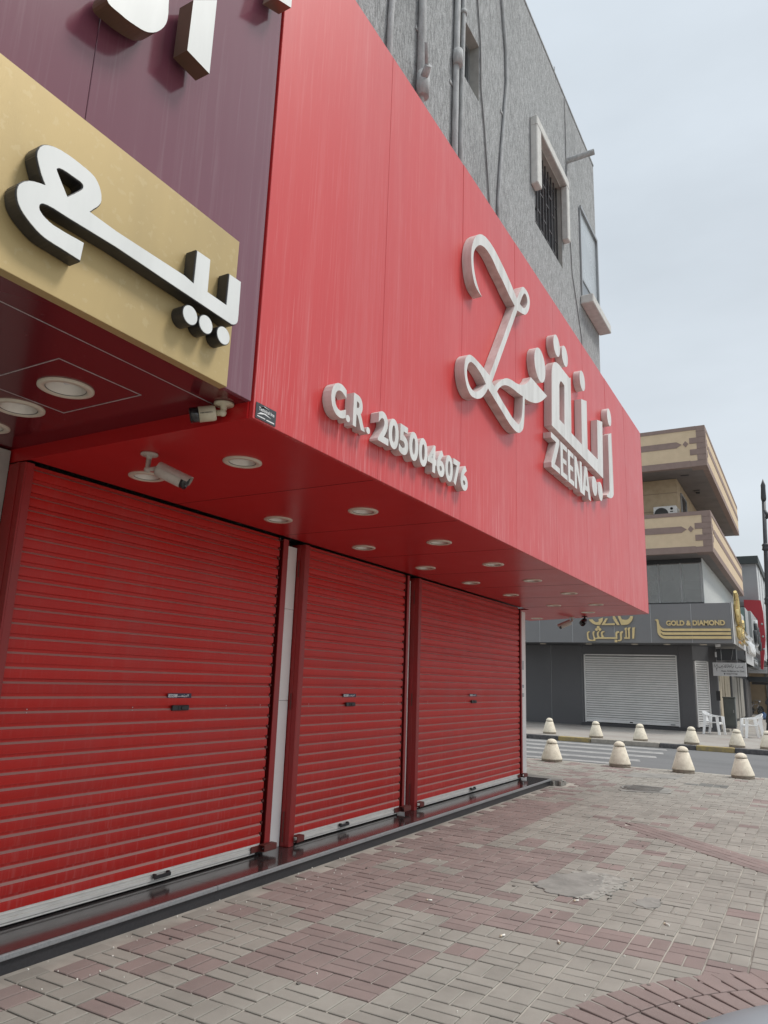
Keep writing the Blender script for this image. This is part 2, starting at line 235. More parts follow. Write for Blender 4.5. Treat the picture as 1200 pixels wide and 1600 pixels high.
# ------------------------------------------------------------------ helpers
WL = {}          # world offset of every empty / parent
def loc_of(p): return WL.get(p.name, Vector((0, 0, 0))) if p else Vector((0, 0, 0))
def tag(o, label=None, cat=None, group=None, kind=None):
    if label: o['label'] = label
    if cat: o['category'] = cat
    if group: o['group'] = group
    if kind: o['kind'] = kind
    return o
def thing(name, label, cat, loc=(0, 0, 0), group=None, rotz=0.0):
    o = bpy.data.objects.new(name, None); C.objects.link(o); o.location = loc; o.rotation_euler = (0, 0, rotz); o.empty_display_size = 0.1
    WL[o.name] = Vector(loc); return tag(o, label, cat, group)
class MB:
    def __init__(s): s.v = []; s.f = []; s.m = []; s.sm = []
    def face(s, pts, mi=0, smooth=False):
        n = len(s.v); s.v += [tuple(p) for p in pts]; s.f.append(tuple(range(n, n+len(pts)))); s.m.append(mi); s.sm.append(smooth)
    def box(s, x0, x1, y0, y1, z0, z1, mi=0, top=None, skip=''):
        n = len(s.v)
        s.v += [(x0, y0, z0), (x1, y0, z0), (x1, y1, z0), (x0, y1, z0), (x0, y0, z1), (x1, y0, z1), (x1, y1, z1), (x0, y1, z1)]
        for k, q in (('b', (0, 3, 2, 1)), ('t', (4, 5, 6, 7)), ('s', (0, 1, 5, 4)), ('e', (1, 2, 6, 5)), ('n', (2, 3, 7, 6)), ('w', (3, 0, 4, 7))):
            if k in skip: continue
            s.f.append(tuple(n+i for i in q)); s.m.append(top if (k == 't' and top is not None) else mi); s.sm.append(False)
        return s
    def prism(s, poly, fn, a, b, mi=0, mf=None):
        # poly = [(u,v)] ; fn(u,v,w) -> xyz ; from w=a to w=b (cap at b uses mf)
        n = len(s.v); k = len(poly)
        area = sum(poly[i][0]*poly[(i+1) % k][1]-poly[(i+1) % k][0]*poly[i][1] for i in range(k))
        if area < 0: poly = poly[::-1]
        s.v += [fn(u, v, a) for u, v in poly] + [fn(u, v, b) for u, v in poly]
        fl = lambda q: q if b > a else q[::-1]
        s.f.append(fl(tuple(range(n+k-1, n-1, -1)))); s.m.append(mi); s.sm.append(False)
        s.f.append(fl(tuple(range(n+k, n+2*k)))); s.m.append(mi if mf is None else mf); s.sm.append(False)
        for i in range(k):
            j = (i+1) % k; s.f.append(fl((n+i, n+j, n+k+j, n+k+i))); s.m.append(mi); s.sm.append(False)
        return s
    def tube(s, pts, r, n=8, mi=0, caps=True):
        pts = [Vector(p) for p in pts]; rs = r if isinstance(r, (list, tuple)) else [r]*len(pts)
        base = len(s.v); ref = None
        for i, p in enumerate(pts):
            d = (pts[min(i+1, len(pts)-1)]-pts[max(i-1, 0)]).normalized()
            if ref is None:
                ref = d.orthogonal().normalized()
            ref = (ref-d*ref.dot(d)).normalized(); q = d.cross(ref)
            for k in range(n):
                a = 2*math.pi*k/n; s.v.append(tuple(p+(ref*math.cos(a)+q*math.sin(a))*rs[i]))
        for i in range(len(pts)-1):
            for k in range(n):
                a = base+i*n+k; b = base+i*n+(k+1) % n; s.f.append((a, b, b+n, a+n)); s.m.append(mi); s.sm.append(True)
        if caps:
            s.f.append(tuple(base+k for k in range(n-1, -1, -1))); s.m.append(mi); s.sm.append(False)
            e_ = base+(len(pts)-1)*n; s.f.append(tuple(e_+k for k in range(n))); s.m.append(mi); s.sm.append(False)
        return s
    def lathe(s, prof, c=(0, 0, 0), n=20, mi=0, mat4=None, smooth=True, caps=True):
        base = len(s.v); c = Vector(c)
        for r, z in prof:
            for k in range(n):
                a = 2*math.pi*k/n; p = Vector((r*math.cos(a), r*math.sin(a), z))
                if mat4 is not None: p = mat4 @ p
                s.v.append(tuple(p+c))
        for i in range(len(prof)-1):
            for k in range(n):
                a = base+i*n+k; b = base+i*n+(k+1) % n
                s.f.append((a, b, b+n, a+n)); s.m.append(mi if not isinstance(mi, list) else mi[i]); s.sm.append(smooth)
        m0 = mi if not isinstance(mi, list) else mi[0]; m1 = mi if not isinstance(mi, list) else mi[-1]
        if not caps: return s
        if prof[0][0] > 1e-4: s.f.append(tuple(base+k for k in range(n-1, -1, -1))); s.m.append(m0); s.sm.append(False)
        if prof[-1][0] > 1e-4: s.f.append(tuple(base+(len(prof)-1)*n+k for k in range(n))); s.m.append(m1); s.sm.append(False)
        return s
    def build(s, name, mats, parent=None, bevel=0.0, segs=1, local=False, kind=None, weld=False):
        me = bpy.data.meshes.new(name); off = Vector((0, 0, 0)) if (local or not parent) else loc_of(parent)
        me.from_pydata([tuple(Vector(v)-off) for v in s.v], [], s.f)
        for m in (mats if isinstance(mats, (list, tuple)) else [mats]): me.materials.append(m)
        me.polygons.foreach_set('material_index', s.m); me.polygons.foreach_set('use_smooth', s.sm)
        if bevel > 0 or weld:
            b = bmesh.new(); b.from_mesh(me); bmesh.ops.remove_doubles(b, verts=b.verts, dist=1e-5)
            if bevel > 0:
                es = [e for e in b.edges if len(e.link_faces) == 2 and e.calc_face_angle(0) > 0.6]
                bmesh.ops.bevel(b, geom=es, offset=bevel, segments=segs, affect='EDGES', profile=0.5, clamp_overlap=True)
            b.to_mesh(me); b.free()
        me.update()
        o = bpy.data.objects.new(name, me); C.objects.link(o)
        if parent: o.parent = parent; WL[o.name] = loc_of(parent)
        else: WL[o.name] = Vector((0, 0, 0))
        if kind: o['kind'] = kind
        return o
def child_copy(src, parent, loc):
    o = src.copy(); C.objects.link(o); o.parent = parent; o.location = loc; return o
def copy_tree(o, parent=None):
    c = o.copy(); C.objects.link(c); c.parent = parent
    for ch in [x for x in bpy.data.objects if x.parent == o]: copy_tree(ch, c)
    return c
def onX(X): return lambda u, v, w: (X+w, u, v)         # u = y, v = z, faces +x
def onY(Y): return lambda u, v, w: (u, Y-w, v)         # u = x, v = z, faces -y
def onZ(Z): return lambda u, v, w: (u, v, Z+w)
def curve_to(name, cu, fn, depth, mats, parent, fit=None, sharp=0.6):
    o = bpy.data.objects.new('tmp', cu); C.objects.link(o); bpy.context.view_layer.update()
    dg = bpy.context.evaluated_depsgraph_get(); me = bpy.data.meshes.new_from_object(o.evaluated_get(dg), depsgraph=dg)
    bpy.data.objects.remove(o); me.name = name
    vs = [v.co.copy() for v in me.vertices]
    z0 = min(v.z for v in vs); z1 = max(v.z for v in vs); k = depth/max(1e-6, z1-z0)
    if fit:
        a0 = min(v.x for v in vs); a1 = max(v.x for v in vs); b0 = min(v.y for v in vs); b1 = max(v.y for v in vs)
        u0_, u1_, v0_, v1_ = fit
    off = loc_of(parent); nrm = [p.normal.z for p in me.polygons]
    for i, v in enumerate(vs):
        x, y = v.x, v.y
        if fit: x = u0_+(x-a0)/(a1-a0)*(u1_-u0_); y = v0_+(y-b0)/(b1-b0)*(v1_-v0_)
        me.vertices[i].co = Vector(fn(x, y, (v.z-z0)*k))-off
    me.materials.clear()
    for m in mats: me.materials.append(m)
    for p, nz_ in zip(me.polygons, nrm): p.material_index = 0 if (nz_ > 0.7 or len(mats) == 1) else 1; p.use_smooth = False
    me.update()
    ob = bpy.data.objects.new(name, me); C.objects.link(ob); ob.parent = parent; WL[ob.name] = off
    return ob
def shape(name, contours, fn, depth, mats, parent, bevel=0.0):
    cu = bpy.data.curves.new(name, 'CURVE'); cu.dimensions = '2D'; cu.fill_mode = 'BOTH'; cu.extrude = depth/2; cu.bevel_depth = bevel
    for ct in contours:
        sp_ = cu.splines.new('POLY'); sp_.points.add(len(ct)-1); sp_.use_cyclic_u = True
        for p, q in zip(sp_.points, ct): p.co = (q[0], q[1], 0, 1)
    return curve_to(name, cu, fn, depth, mats, parent)
def text(name, body, fit, fn, depth, mats, parent, bold=0.0):
    cu = bpy.data.curves.new(name, 'FONT'); cu.body = body; cu.extrude = 0.05; cu.offset = bold; cu.resolution_u = 5; cu.fill_mode = 'BOTH'
    return curve_to(name, cu, fn, depth, mats, parent, fit)
def disc(name, c, r, fn, depth, mats, parent, n=40):
    b = MB(); b.prism([(c[0]+r*math.cos(2*math.pi*i/n), c[1]+r*math.sin(2*math.pi*i/n)) for i in range(n)], fn, 0, depth, 1 if len(mats) > 1 else 0, 0)
    return b.build(name, mats, parent)
D = {
 'emblem': [[(5.547,4.999),(5.516,5.001),(5.486,5.004),(5.457,5.008),(5.431,5.014),(5.408,5.022),(5.388,5.034),(5.372,5.048),(5.358,5.064),(5.346,5.082),(5.335,5.101),(5.325,5.122),(5.316,5.144),(5.31,5.168),(5.304,5.192),(5.301,5.216),(5.298,5.238),(5.296,5.26),(5.296,5.282),(5.298,5.304),(5.301,5.326),(5.305,5.348),(5.312,5.371),(5.32,5.394),(5.329,5.415),(5.338,5.436),(5.349,5.455),(5.36,5.474),(5.373,5.492),(5.386,5.509),(5.401,5.526),(5.418,5.543),(5.436,5.559),(5.455,5.576),(5.474,5.591),(5.494,5.604),(5.514,5.615),(5.535,5.626),(5.556,5.635),(5.578,5.642),(5.6,5.649),(5.623,5.655),(5.646,5.659),(5.67,5.662),(5.694,5.664),(5.719,5.665),(5.745,5.666),(5.771,5.665),(5.797,5.664),(5.825,5.661),(5.852,5.658),(5.881,5.653),(5.91,5.647),(5.94,5.64),(5.97,5.633),(6.001,5.625),(6.03,5.618),(6.06,5.61),(6.09,5.602),(6.121,5.593),(6.154,5.583),(6.189,5.571),(6.226,5.558),(6.264,5.544),(6.301,5.53),(6.335,5.516),(6.367,5.502),(6.396,5.489),(6.425,5.475),(6.453,5.462),(6.48,5.448),(6.499,5.478),(6.519,5.507),(6.538,5.535),(6.557,5.562),(6.575,5.586),(6.593,5.61),(6.611,5.632),(6.628,5.653),(6.646,5.67),(6.665,5.684),(6.687,5.693),(6.711,5.699),(6.735,5.702),(6.759,5.702),(6.78,5.702),(6.8,5.7),(6.818,5.697),(6.835,5.692),(6.85,5.686),(6.863,5.678),(6.873,5.668),(6.88,5.655),(6.886,5.642),(6.889,5.627),(6.889,5.611),(6.887,5.593),(6.881,5.573),(6.874,5.553),(6.864,5.532),(6.852,5.512),(6.837,5.49),(6.819,5.468),(6.8,5.447),(6.779,5.427),(6.758,5.41),(6.737,5.397),(6.716,5.387),(6.693,5.379),(6.669,5.372),(6.644,5.364),(6.616,5.356),(6.586,5.348),(6.555,5.34),(6.524,5.333),(6.492,5.326),(5.79,4.268),(5.853,4.247),(5.873,4.266),(5.895,4.286),(5.918,4.305),(5.944,4.325),(5.972,4.345),(6.004,4.366),(6.041,4.389),(6.079,4.411),(6.117,4.431),(6.152,4.448),(6.183,4.46),(6.211,4.469),(6.238,4.476),(6.265,4.482),(6.293,4.488),(6.322,4.493),(6.352,4.497),(6.382,4.501),(6.411,4.504),(6.439,4.509),(6.465,4.514),(6.491,4.52),(6.516,4.526),(6.54,4.533),(6.565,4.539),(6.595,4.552),(6.625,4.564),(6.654,4.577),(6.682,4.59),(6.709,4.604),(6.734,4.618),(6.757,4.632),(6.779,4.647),(6.799,4.662),(6.818,4.676),(6.835,4.691),(6.85,4.706),(6.864,4.721),(6.876,4.735),(6.888,4.75),(6.909,4.75),(6.93,4.75),(6.952,4.75),(6.975,4.75),(7,4.75),(7.025,4.75),(7.05,4.749),(7.077,4.748),(7.107,4.747),(7.143,4.747),(7.191,4.746),(7.247,4.746),(7.309,4.746),(7.376,4.746),(7.446,4.745),(7.411,4.72),(7.377,4.695),(7.341,4.671),(7.306,4.648),(7.269,4.626),(7.232,4.604),(7.193,4.584),(7.154,4.564),(7.115,4.546),(7.076,4.529),(7.036,4.514),(6.996,4.501),(6.957,4.49),(6.917,4.479),(6.878,4.47),(6.84,4.461),(6.802,4.455),(6.765,4.449),(6.728,4.444),(6.691,4.439),(6.689,4.413),(6.686,4.388),(6.684,4.363),(6.682,4.339),(6.679,4.315),(6.677,4.291),(6.675,4.268),(6.673,4.245),(6.67,4.223),(6.665,4.2),(6.661,4.178),(6.656,4.156),(6.65,4.134),(6.642,4.113),(6.629,4.093),(6.611,4.074),(6.589,4.056),(6.565,4.04),(6.539,4.025),(6.514,4.014),(6.489,4.006),(6.462,4.002),(6.435,3.999),(6.408,3.999),(6.38,3.999),(6.351,4.001),(6.322,4.004),(6.292,4.009),(6.261,4.015),(6.227,4.022),(6.182,4.034),(6.132,4.048),(6.079,4.064),(6.024,4.08),(5.97,4.095),(5.916,4.11),(5.861,4.125),(5.805,4.141),(5.749,4.156),(5.693,4.171),(5.686,4.16),(5.678,4.15),(5.669,4.138),(5.659,4.126),(5.647,4.113),(5.632,4.098),(5.615,4.082),(5.596,4.066),(5.577,4.05),(5.558,4.036),(5.54,4.024),(5.521,4.013),(5.501,4.003),(5.482,3.995),(5.463,3.987),(5.444,3.98),(5.424,3.975),(5.405,3.97),(5.387,3.967),(5.369,3.965),(5.353,3.963),(5.338,3.962),(5.324,3.962),(5.31,3.964),(5.296,3.967),(5.282,3.971),(5.269,3.978),(5.256,3.986),(5.244,3.994),(5.232,4.004),(5.222,4.014),(5.213,4.026),(5.205,4.038),(5.197,4.051),(5.19,4.064),(5.185,4.077),(5.18,4.091),(5.176,4.104),(5.173,4.119),(5.171,4.133),(5.17,4.147),(5.171,4.162),(5.172,4.176),(5.174,4.19),(5.177,4.204),(5.18,4.216),(5.185,4.228),(5.19,4.239),(5.196,4.251),(5.204,4.262),(5.214,4.273),(5.226,4.284),(5.239,4.295),(5.252,4.305),(5.266,4.314),(5.281,4.32),(5.296,4.325),(5.311,4.328),(5.328,4.331),(5.345,4.333),(5.365,4.334),(5.387,4.335),(5.41,4.335),(5.434,4.334),(5.459,4.333),(5.485,4.332),(5.512,4.33),(5.54,4.329),(5.568,4.327),(5.596,4.325),(5.623,4.322),(5.649,4.319),(5.676,4.316),(5.703,4.313),(5.729,4.31),(6.413,5.338),(6.378,5.345),(6.343,5.353),(6.308,5.361),(6.274,5.369),(6.241,5.378),(6.209,5.389),(6.178,5.4),(6.147,5.412),(6.116,5.423),(6.086,5.433),(6.055,5.442),(6.024,5.45),(5.994,5.457),(5.964,5.465),(5.936,5.473),(5.909,5.482),(5.884,5.492),(5.859,5.502),(5.835,5.511),(5.811,5.519),(5.786,5.525),(5.761,5.53),(5.736,5.534),(5.712,5.537),(5.69,5.538),(5.668,5.539),(5.649,5.538),(5.629,5.536),(5.61,5.534),(5.591,5.53),(5.572,5.525),(5.552,5.519),(5.533,5.512),(5.514,5.503),(5.495,5.494),(5.478,5.482),(5.46,5.468),(5.443,5.453),(5.427,5.438),(5.412,5.423),(5.399,5.408),(5.386,5.392),(5.375,5.376),(5.366,5.36),(5.358,5.343),(5.353,5.327),(5.349,5.309),(5.347,5.292),(5.346,5.274),(5.347,5.257),(5.348,5.24),(5.351,5.223),(5.355,5.206),(5.36,5.189),(5.366,5.173),(5.373,5.157),(5.381,5.141),(5.39,5.125),(5.4,5.109),(5.411,5.095),(5.423,5.08),(5.437,5.066),(5.452,5.052),(5.467,5.04),(5.481,5.029),(5.495,5.02),(5.508,5.013),(5.521,5.008),(5.534,5.003)],[(6.567,5.44),(6.582,5.465),(6.598,5.49),(6.614,5.514),(6.629,5.537),(6.644,5.557),(6.658,5.575),(6.672,5.592),(6.686,5.608),(6.7,5.622),(6.714,5.632),(6.728,5.638),(6.742,5.641),(6.755,5.641),(6.767,5.64),(6.778,5.636),(6.787,5.631),(6.796,5.624),(6.803,5.615),(6.808,5.605),(6.81,5.595),(6.81,5.584),(6.809,5.574),(6.804,5.562),(6.798,5.55),(6.788,5.536),(6.774,5.519),(6.758,5.5),(6.739,5.48),(6.718,5.462),(6.696,5.449),(6.673,5.442),(6.648,5.438),(6.621,5.437),(6.594,5.438)],[(5.646,4.194),(5.63,4.203),(5.613,4.212),(5.595,4.22),(5.577,4.229),(5.557,4.236),(5.535,4.243),(5.511,4.25),(5.487,4.256),(5.463,4.261),(5.44,4.265),(5.42,4.269),(5.399,4.271),(5.38,4.272),(5.362,4.273),(5.346,4.272),(5.335,4.271),(5.323,4.27),(5.312,4.267),(5.301,4.263),(5.291,4.258),(5.281,4.251),(5.271,4.243),(5.262,4.234),(5.253,4.224),(5.246,4.213),(5.24,4.201),(5.234,4.188),(5.229,4.174),(5.226,4.16),(5.224,4.146),(5.225,4.132),(5.227,4.118),(5.231,4.103),(5.237,4.089),(5.244,4.077),(5.252,4.066),(5.262,4.056),(5.274,4.047),(5.286,4.039),(5.299,4.033),(5.312,4.028),(5.326,4.025),(5.341,4.024),(5.355,4.023),(5.369,4.023),(5.379,4.024),(5.389,4.025),(5.4,4.028),(5.411,4.032),(5.424,4.038),(5.44,4.045),(5.458,4.055),(5.477,4.066),(5.497,4.079),(5.519,4.093),(5.542,4.11),(5.567,4.129),(5.592,4.15),(5.619,4.171)],[(5.917,4.223),(5.925,4.233),(5.934,4.244),(5.944,4.255),(5.956,4.266),(5.971,4.279),(5.99,4.292),(6.011,4.307),(6.035,4.323),(6.059,4.337),(6.083,4.349),(6.105,4.36),(6.127,4.368),(6.15,4.376),(6.173,4.383),(6.198,4.389),(6.224,4.395),(6.252,4.4),(6.281,4.405),(6.31,4.409),(6.34,4.412),(6.369,4.415),(6.398,4.417),(6.428,4.419),(6.457,4.42),(6.487,4.423),(6.516,4.426),(6.545,4.429),(6.575,4.433),(6.604,4.437),(6.634,4.441),(6.632,4.421),(6.63,4.402),(6.628,4.381),(6.626,4.361),(6.623,4.341),(6.62,4.319),(6.617,4.297),(6.613,4.275),(6.608,4.254),(6.602,4.233),(6.595,4.214),(6.586,4.195),(6.576,4.177),(6.566,4.16),(6.555,4.145),(6.544,4.133),(6.531,4.122),(6.518,4.111),(6.505,4.102),(6.491,4.093),(6.459,4.094),(6.426,4.096),(6.395,4.099),(6.364,4.102),(6.334,4.106),(6.305,4.111),(6.278,4.118),(6.251,4.125),(6.223,4.133),(6.194,4.14),(6.163,4.148),(6.13,4.157),(6.098,4.165),(6.066,4.174),(6.037,4.182),(6.01,4.191),(5.985,4.199),(5.962,4.207),(5.939,4.215)]],
 'disc_emblem': (7.213,5.02,0.192),
 'zin': [[(7.603,4.452),(7.633,5.078),(7.636,5.096),(7.639,5.114),(7.643,5.132),(7.647,5.149),(7.654,5.166),(7.661,5.182),(7.67,5.198),(7.679,5.213),(7.691,5.228),(7.705,5.242),(7.72,5.255),(7.738,5.268),(7.758,5.28),(7.779,5.292),(7.802,5.301),(7.828,5.309),(7.857,5.315),(7.887,5.32),(7.918,5.324),(7.948,5.327),(7.976,5.328),(8.002,5.328),(8.03,5.327),(8.06,5.326),(8.096,5.326),(8.144,5.326),(8.198,5.326),(8.258,5.327),(8.322,5.328),(8.389,5.329),(8.438,5.356),(8.409,4.62),(8.891,4.615),(8.916,5.246),(9.197,5.319),(9.174,4.642),(9.709,4.649),(9.748,5.24),(10.057,5.313),(9.992,4.453)],[(7.936,5.062),(7.941,5.072),(7.946,5.082),(7.951,5.091),(7.958,5.1),(7.965,5.109),(7.973,5.117),(7.982,5.125),(7.992,5.133),(8.003,5.139),(8.017,5.143),(8.037,5.145),(8.062,5.145),(8.089,5.144),(8.119,5.142),(8.149,5.139),(8.113,4.626),(7.911,4.623)]],
 'zay': [[(10.389,5.223),(10.609,5.318),(10.615,5.09),(10.62,4.874),(10.623,4.681),(10.624,4.518),(10.621,4.397),(10.618,4.382),(10.611,4.367),(10.6,4.353),(10.585,4.339),(10.566,4.326),(10.542,4.313),(10.515,4.3),(10.484,4.288),(10.45,4.276),(10.413,4.267),(10.373,4.259),(10.33,4.252),(10.284,4.246),(10.237,4.241),(10.189,4.236),(10.18,4.26),(10.208,4.27),(10.236,4.28),(10.262,4.291),(10.285,4.303),(10.306,4.315),(10.322,4.329),(10.337,4.343),(10.348,4.358),(10.356,4.374),(10.359,4.39),(10.367,4.501),(10.373,4.647),(10.379,4.822),(10.384,5.017)]],
 'dot_a': (7.862,5.536,0.132),
 'dot_b': (8.201,5.544,0.13),
 'dot_n': (9.006,5.535,0.135),
 'dot_z': (10.51,5.536,0.133),
 'dot_c': (9.481,4.213,0.132),
 'dot_d': (9.8,4.219,0.131),
 'ya': [[(1.362,3.312),(1.357,3.319),(1.352,3.325),(1.347,3.333),(1.342,3.34),(1.337,3.348),(1.333,3.357),(1.328,3.367),(1.323,3.377),(1.319,3.387),(1.316,3.395),(1.314,3.4),(1.314,3.404),(1.313,3.409),(1.313,3.413),(1.313,3.418),(1.314,3.423),(1.315,3.428),(1.317,3.433),(1.318,3.438),(1.32,3.443),(1.323,3.447),(1.326,3.452),(1.329,3.456),(1.333,3.46),(1.337,3.463),(1.342,3.467),(1.348,3.471),(1.354,3.474),(1.361,3.477),(1.367,3.48),(1.374,3.482),(1.381,3.484),(1.388,3.485),(1.395,3.487),(1.403,3.488),(1.411,3.488),(1.42,3.489),(1.43,3.49),(1.439,3.49),(1.449,3.49),(1.458,3.49),(1.468,3.489),(1.478,3.489),(1.488,3.488),(1.497,3.487),(1.506,3.487),(1.514,3.486),(1.522,3.485),(1.53,3.484),(1.537,3.482),(1.544,3.48),(1.55,3.478),(1.555,3.475),(1.56,3.471),(1.565,3.467),(1.569,3.463),(1.573,3.458),(1.577,3.453),(1.58,3.448),(1.583,3.442),(1.586,3.436),(1.589,3.429),(1.591,3.423),(1.592,3.416),(1.593,3.41),(1.594,3.405),(1.594,3.399),(1.593,3.394),(1.593,3.39),(1.591,3.385),(1.589,3.38),(1.586,3.374),(1.583,3.369),(1.58,3.364),(1.576,3.358),(1.571,3.352),(1.566,3.345),(1.561,3.338),(1.556,3.33),(1.55,3.323),(1.68,3.316),(2.055,3.321),(2.114,3.312),(2.115,3.479),(2.199,3.481),(2.201,3.316),(2.331,3.313),(2.333,3.478),(2.414,3.48),(2.415,3.431),(2.416,3.384),(2.416,3.342),(2.417,3.306),(2.416,3.279),(2.416,3.274),(2.415,3.27),(2.414,3.266),(2.413,3.262),(2.41,3.258),(2.407,3.254),(2.404,3.25),(2.4,3.247),(2.395,3.244),(2.391,3.241),(2.387,3.24),(2.383,3.238),(2.38,3.237),(2.375,3.236),(2.371,3.236),(2.267,3.238),(2.133,3.241),(1.984,3.244),(1.831,3.248),(1.684,3.251),(1.467,3.245),(1.453,3.245),(1.439,3.245),(1.425,3.245),(1.414,3.245),(1.404,3.245),(1.398,3.244),(1.392,3.244),(1.387,3.243),(1.382,3.243),(1.378,3.242),(1.374,3.241),(1.37,3.24),(1.367,3.239),(1.364,3.238),(1.361,3.237),(1.359,3.235),(1.356,3.233),(1.354,3.23),(1.352,3.228),(1.351,3.225),(1.35,3.223),(1.35,3.22),(1.35,3.217),(1.35,3.214),(1.351,3.211),(1.352,3.209),(1.353,3.206),(1.355,3.203),(1.358,3.201),(1.361,3.198),(1.364,3.196),(1.368,3.193),(1.372,3.191),(1.377,3.189),(1.382,3.187),(1.388,3.186),(1.395,3.183),(1.403,3.182),(1.412,3.18),(1.423,3.18),(1.441,3.18),(1.463,3.18),(1.488,3.181),(1.516,3.183),(1.545,3.184),(1.54,3.108),(1.525,3.108),(1.51,3.109),(1.496,3.109),(1.482,3.11),(1.47,3.11),(1.458,3.111),(1.446,3.111),(1.436,3.111),(1.426,3.111),(1.416,3.112),(1.406,3.112),(1.397,3.113),(1.388,3.114),(1.38,3.116),(1.371,3.118),(1.363,3.121),(1.354,3.124),(1.346,3.128),(1.338,3.132),(1.33,3.136),(1.323,3.14),(1.316,3.144),(1.31,3.148),(1.304,3.152),(1.298,3.156),(1.293,3.161),(1.288,3.165),(1.284,3.17),(1.28,3.175),(1.276,3.18),(1.273,3.186),(1.27,3.192),(1.268,3.199),(1.266,3.205),(1.265,3.211),(1.264,3.217),(1.263,3.224),(1.263,3.23),(1.264,3.236),(1.264,3.241),(1.266,3.246),(1.267,3.251),(1.27,3.255),(1.272,3.259),(1.275,3.263),(1.278,3.267),(1.282,3.272),(1.286,3.276),(1.29,3.279),(1.295,3.283),(1.299,3.287),(1.304,3.29),(1.31,3.293),(1.315,3.296),(1.322,3.299),(1.329,3.301),(1.336,3.304),(1.345,3.307),(1.353,3.309)],[(1.452,3.322),(1.445,3.33),(1.438,3.339),(1.432,3.348),(1.425,3.356),(1.419,3.364),(1.413,3.372),(1.407,3.38),(1.401,3.388),(1.396,3.395),(1.393,3.401),(1.393,3.403),(1.394,3.405),(1.396,3.408),(1.398,3.41),(1.401,3.412),(1.403,3.414),(1.406,3.415),(1.41,3.416),(1.414,3.417),(1.418,3.418),(1.425,3.418),(1.433,3.419),(1.442,3.419),(1.451,3.419),(1.46,3.419),(1.467,3.419),(1.474,3.419),(1.481,3.419),(1.488,3.419),(1.493,3.419),(1.497,3.418),(1.5,3.417),(1.503,3.416),(1.506,3.414),(1.508,3.412),(1.509,3.41),(1.51,3.407),(1.51,3.404),(1.51,3.4),(1.508,3.396),(1.507,3.392),(1.504,3.388),(1.501,3.383),(1.497,3.378),(1.493,3.372),(1.486,3.364),(1.479,3.354),(1.47,3.344),(1.461,3.333)]],
 'g_a': (2.112,3.156,0.044),
 'g_b': (2.211,3.157,0.043),
 'g_c': (2.329,3.155,0.043),
 'maroon_i': [[(1.924,4.691),(1.921,4.403),(2.068,4.4),(2.067,4.832)]],
 'maroon_bowl': [[(1.489,4.261),(1.498,4.253),(1.512,4.251),(1.531,4.253),(1.55,4.256),(1.567,4.258),(1.581,4.259),(1.596,4.262),(1.61,4.265),(1.623,4.269),(1.636,4.272),(1.648,4.276),(1.659,4.279),(1.669,4.283),(1.679,4.287),(1.689,4.292),(1.699,4.298),(1.708,4.305),(1.717,4.313),(1.726,4.321),(1.734,4.33),(1.743,4.34),(1.751,4.352),(1.759,4.364),(1.766,4.376),(1.772,4.388),(1.778,4.4),(1.782,4.412),(1.786,4.423),(1.789,4.436),(1.791,4.448),(1.792,4.462),(1.792,4.478),(1.792,4.493),(1.79,4.508),(1.789,4.521),(1.788,4.532),(1.788,4.543),(1.787,4.553),(1.784,4.56),(1.776,4.564),(1.764,4.566),(1.747,4.566),(1.727,4.564),(1.705,4.556),(1.68,4.54),(1.649,4.514),(1.613,4.479),(1.577,4.441),(1.545,4.404),(1.521,4.373),(1.506,4.346),(1.495,4.319),(1.489,4.296),(1.487,4.276)]],
 'maroon_r': [[(2.621,5.38),(2.621,5.326),(2.481,5.259),(2.518,5.455),(2.642,5.537)]],
 'boat': [[(-4.944,4.162),(-4.935,4.168),(-4.926,4.173),(-4.915,4.178),(-4.902,4.181),(-4.887,4.183),(-4.868,4.185),(-4.85,4.184),(-4.835,4.18),(-4.825,4.173),(-4.817,4.162),(-4.811,4.149),(-4.806,4.132),(-4.802,4.106),(-4.8,4.073),(-4.797,4.038),(-4.79,4.006),(-4.779,3.976),(-4.766,3.946),(-4.749,3.918),(-4.729,3.894),(-4.704,3.874),(-4.676,3.858),(-4.645,3.844),(-4.612,3.832),(-2.357,3.827),(-2.35,3.739),(-4.59,3.746),(-4.615,3.747),(-4.64,3.75),(-4.663,3.754),(-4.682,3.76),(-4.699,3.77),(-4.712,3.783),(-4.724,3.796),(-4.733,3.805),(-4.739,3.807),(-4.744,3.808),(-4.749,3.807),(-4.752,3.805),(-4.746,3.783),(-4.739,3.761),(-4.727,3.742),(-4.711,3.727),(-4.687,3.715),(-4.659,3.706),(-4.627,3.699),(-4.593,3.693),(-2.353,3.693),(-2.355,3.6),(-4.597,3.602),(-4.623,3.603),(-4.648,3.605),(-4.67,3.609),(-4.689,3.615),(-4.704,3.627),(-4.715,3.642),(-4.724,3.656),(-4.732,3.666),(-4.738,3.668),(-4.744,3.667),(-4.749,3.664),(-4.754,3.66),(-4.75,3.64),(-4.745,3.62),(-4.734,3.603),(-4.718,3.588),(-4.692,3.576),(-4.661,3.566),(-4.625,3.559),(-4.587,3.552),(-2.351,3.553),(-2.352,3.46),(-4.605,3.455),(-4.64,3.465),(-4.674,3.475),(-4.706,3.488),(-4.735,3.505),(-4.761,3.526),(-4.785,3.55),(-4.806,3.576),(-4.823,3.602),(-4.838,3.626),(-4.849,3.65),(-4.858,3.674),(-4.864,3.699),(-4.867,3.724),(-4.868,3.75),(-4.867,3.778),(-4.867,3.811),(-4.867,3.856),(-4.868,3.909),(-4.869,3.962),(-4.871,4.006),(-4.871,4.036),(-4.871,4.062),(-4.873,4.084),(-4.879,4.105),(-4.891,4.122),(-4.906,4.137),(-4.924,4.15)]],
